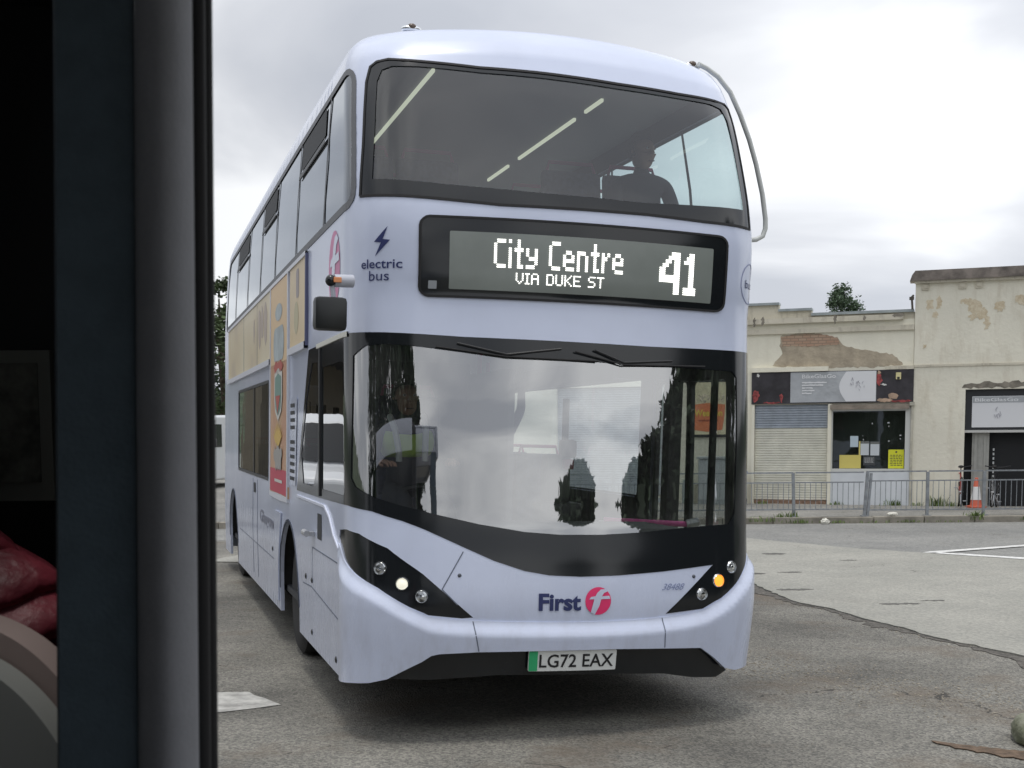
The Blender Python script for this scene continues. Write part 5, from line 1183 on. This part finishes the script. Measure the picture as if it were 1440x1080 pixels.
def loft(name, prof, m, smooth=True, z0=.9, z1=2.45):
    """prof: list of (x_top, x_bottom, y) in order; closed section"""
    n = len(prof); V = [edge_pt(a, c, y, z0) for a, c, y in prof] + [edge_pt(a, c, y, z1) for a, c, y in prof]
    Fc = [(i, (i + 1) % n, n + (i + 1) % n, n + i) for i in range(n)] + [tuple(range(n))[::-1], tuple(range(n, 2 * n))]
    o = pyd(name, V, Fc, m, VB, smooth); bm = bmesh.new(); bm.from_mesh(o.data); bmesh.ops.recalc_face_normals(bm, faces=bm.faces); bm.to_mesh(o.data); bm.free()
    if smooth: o.data.set_sharp_from_angle(angle=rad(50))
    return o
loft('window_pillar', [(74, 81, DP + .02), (77, 84, DP), (187, 194, DP), (188, 197, DP + .05), (74, 81, DP + .05)], teal)
prof = []
for k in range(15):
    t = k / 14; prof.append((188 + 82 * t, 195 + 85 * t, DP + .010 - .035 * math.sin(math.pi * min(1, .12 + .80 * t)) ** .8))
loft('pillar_moulding', prof + [(272, 281, DP + .06), (190, 198, DP + .06)], greyp)
def rubbertube(xt, xb, y, r): 
    return [edge_pt(xt, xb, y, .9), edge_pt(xt, xb, y, 2.45)], r
bb = B()
for xt, xb, y, r in ((277, 286, DP + .012, .0055), (288, 297, DP + .024, .0050)): bb.tube([edge_pt(xt, xb, y, .9), edge_pt(xt, xb, y, 2.45)], r, 12)
bb.build('window_seal', rubber, VB, True)
# window surround, outer side and roof of the vehicle
ext = mat('coach_paint', (.50, .53, .60), .35)
xr = .56; dlin = mat('side_lining_grey', (.012, .013, .015), .8)
vpanel('window_sill', px(290, DP), xr, DP - .02, DP + .06, .78, 1.28, greyp, .01)
vpanel('window_header', px(290, DP), xr, DP - .02, DP + .06, 2.28, 2.45, greyp, .01)
vpanel('window_pillar', xr, xr + .14, DP - .02, DP + .06, .3, 2.45, teal, .01)
vpanel('side_panel', px(96, DP), xr + .14, DP, DP + .07, .28, .775, ext, .01)
vpanel('upper_side_panel', px(96, DP), xr + .14, DP, DP + .07, 2.455, 2.9, ext, .02)
vpanel('bulkhead', -3.6, -3.5, -1.6, DP - .01, .3, 2.4, darkin); vpanel('floor', -7.5, xr + .14, -1.65, DP - .01, .28, .34, darkin); vpanel('ceiling', -7.5, xr + .14, -1.65, DP - .01, 2.42, 2.48, mat('ceiling_white', (.6, .6, .6), .7))
vpanel('far_side_panel', -7.5, xr + .14, -1.72, -1.65, .28, 1.15, ext); vpanel('far_side_header', -7.5, xr + .14, -1.72, -1.65, 2.35, 2.9, ext); vpanel('roof', -7.5, xr + .14, -1.72, DP + .07, 2.905, 2.96, ext, .02)
vpanel('front_panel', xr + .145, xr + .2, -1.72, DP + .07, .28, 1.15, ext, .02); vpanel('front_header', xr + .145, xr + .2, -1.72, DP + .07, 2.35, 2.96, ext, .02)
for x_ in (-5.6, -3.7, -1.8, .1): vpanel('far_window_pillar', x_, x_ + .10, -1.71, -1.66, 1.15, 2.35, teal)
lx = px(135, 1.95); nx_ = px(112, DP)
vpanel('side_lining', -3.49, lx, 1.92, 1.95, .3, 2.9, dlin); extr('lining_return', [(nx_, DP + .075), (nx_ + .02, DP + .075), (lx + .02, 1.95), (lx, 1.95)], 2.6, dlin, VB, plane='XY', at=2.9); vpanel('outer_side_panel', -7.5, lx + .03, 1.955, 2.0, .28, 1.15, ext, .01); vpanel('outer_side_header', -7.5, lx + .03, 1.955, 2.0, 2.35, 2.9, ext, .01)
vpanel('outer_window', -7.4, lx + .02, 1.96, 1.98, 1.15, 2.35, blackp); vpanel('inner_ceiling', -3.49, lx, DP + .075, 1.92, 2.42, 2.48, darkin); vpanel('inner_floor', -3.49, lx, DP + .075, 1.92, .28, .34, darkin)
# far framed panel, seat and passenger beyond the pillar
fx0, fx1 = px(-30, 1.85), px(74, 1.85)
fp = extr('notice_frame', [(fx0, 1.795 + (610 - 708) / F_PX * 1.85), (fx1, 1.795 + (610 - 708) / F_PX * 1.85), (fx1, 1.795 + (610 - 497) / F_PX * 1.85), (fx0, 1.795 + (610 - 497) / F_PX * 1.85)], .02, mat('frame_dull', (.14, .15, .13), .5), VB, at=1.86)
extr('notice_sheet', [(fx0 + .01, 1.72), (fx1 - .018, 1.72), (fx1 - .018, 1.895), (fx0 + .01, 1.895)], .003, mat('sheet_dull', (.09, .095, .08), .6, var=.6, scale=30), fp, at=1.856)
ss = empty('bus_seat', (px(-60, 1.25), 1.25, .34), (0, 0, rad(0)), 'pale grey moulded seat back partly hidden by the dark pillar', 'seat')
sp = [(-.24, .45), (.155, .45), (.160, .85), (.150, 1.02), (.125, 1.12), (.085, 1.19), (.03, 1.235), (-.05, 1.255), (-.14, 1.255), (-.20, 1.23), (-.235, 1.15)]
sp = smoothpoly(sp, 3)
o = extr('shell', sp, .05, mat('seat_shell_grey', (.26, .275, .27), .45), ss, at=-.05); md = o.modifiers.new('b', 'BEVEL'); md.width = .018; md.segments = 4; md.limit_method = 'ANGLE'; md.angle_limit = rad(50); [setattr(p_, 'use_smooth', True) for p_ in o.data.polygons]
o = extr('cushion', [(x * 1.0 + .006, z + .022) for x, z in sp], .06, mat('seat_edge_pink', (.30, .24, .23), .7), ss, at=.005); [setattr(p_, 'use_smooth', True) for p_ in o.data.polygons]; md = o.modifiers.new('b', 'BEVEL'); md.width = .02; md.segments = 3; md.limit_method = 'ANGLE'; md.angle_limit = rad(50)
bb = B(); bb.box((-.04, .3, .42), (.40, .5, .10), bev=.03); bb.box((-.04, .3, .19), (.08, .3, .38)); bb.build('base', darkin, ss)
# red quilted jacket passenger
pj = person((px(-105, 1.62), 1.60, .97), rad(180), 'person in a deep red quilted jacket seated beyond the pillar', mat('jacket_red_base', (.16, .018, .03), .6), dk, hairm, [(-.18, -.36, .10), (.18, -.36, .10)])
jm = mat('quilted_red', (.20, .028, .045), .5, var=.3, scale=14, bump=.6, bscale=40, bdist=.008)
bb = B(); n = 28; rings = []
for j in range(110):
    z = .02 + .56 * j / 109; t = z / .58; q = .95 + .15 * abs(math.sin(math.pi * z / .055)) ** .5
    wx = (.215 if t < .75 else .215 * (1 - ((t - .75) / .25) ** 2 * .62)) * q; wy = (.15 if t < .75 else .15 * (1 - ((t - .75) / .25) ** 2 * .45)) * q
    rings.append([bb.bm.verts.new((wx * math.cos(2 * math.pi * k / n), .01 + wy * math.sin(2 * math.pi * k / n), z + .12 + .012 * math.sin(5 * 2 * math.pi * k / n))) for k in range(n)])
for A2, C2 in zip(rings, rings[1:]):
    for k in range(n): bb.bm.faces.new((A2[k], A2[(k + 1) % n], C2[(k + 1) % n], C2[k]))
jk = bb.build('quilted_jacket', jm, pj, True)
for s in (-1, 1):
    bb = B(); pts = []; rr = []
    q0 = Vector((s * .19, .01, .54)); q1 = Vector((s * .27, -.05, .28)); q2 = Vector((s * .19, -.32, .13))
    for k in range(120):
        t = k / 119; p = q0.lerp(q1, t * 2) if t < .5 else q1.lerp(q2, t * 2 - 1); pts.append(p); rr.append((.092 - .03 * t) * (.86 + .20 * abs(math.sin(k * .30)) ** .5))
    bb.tube(pts, rr, 16); bb.build('sleeve', jm, jk, True)
print('objects', len(bpy.data.objects))
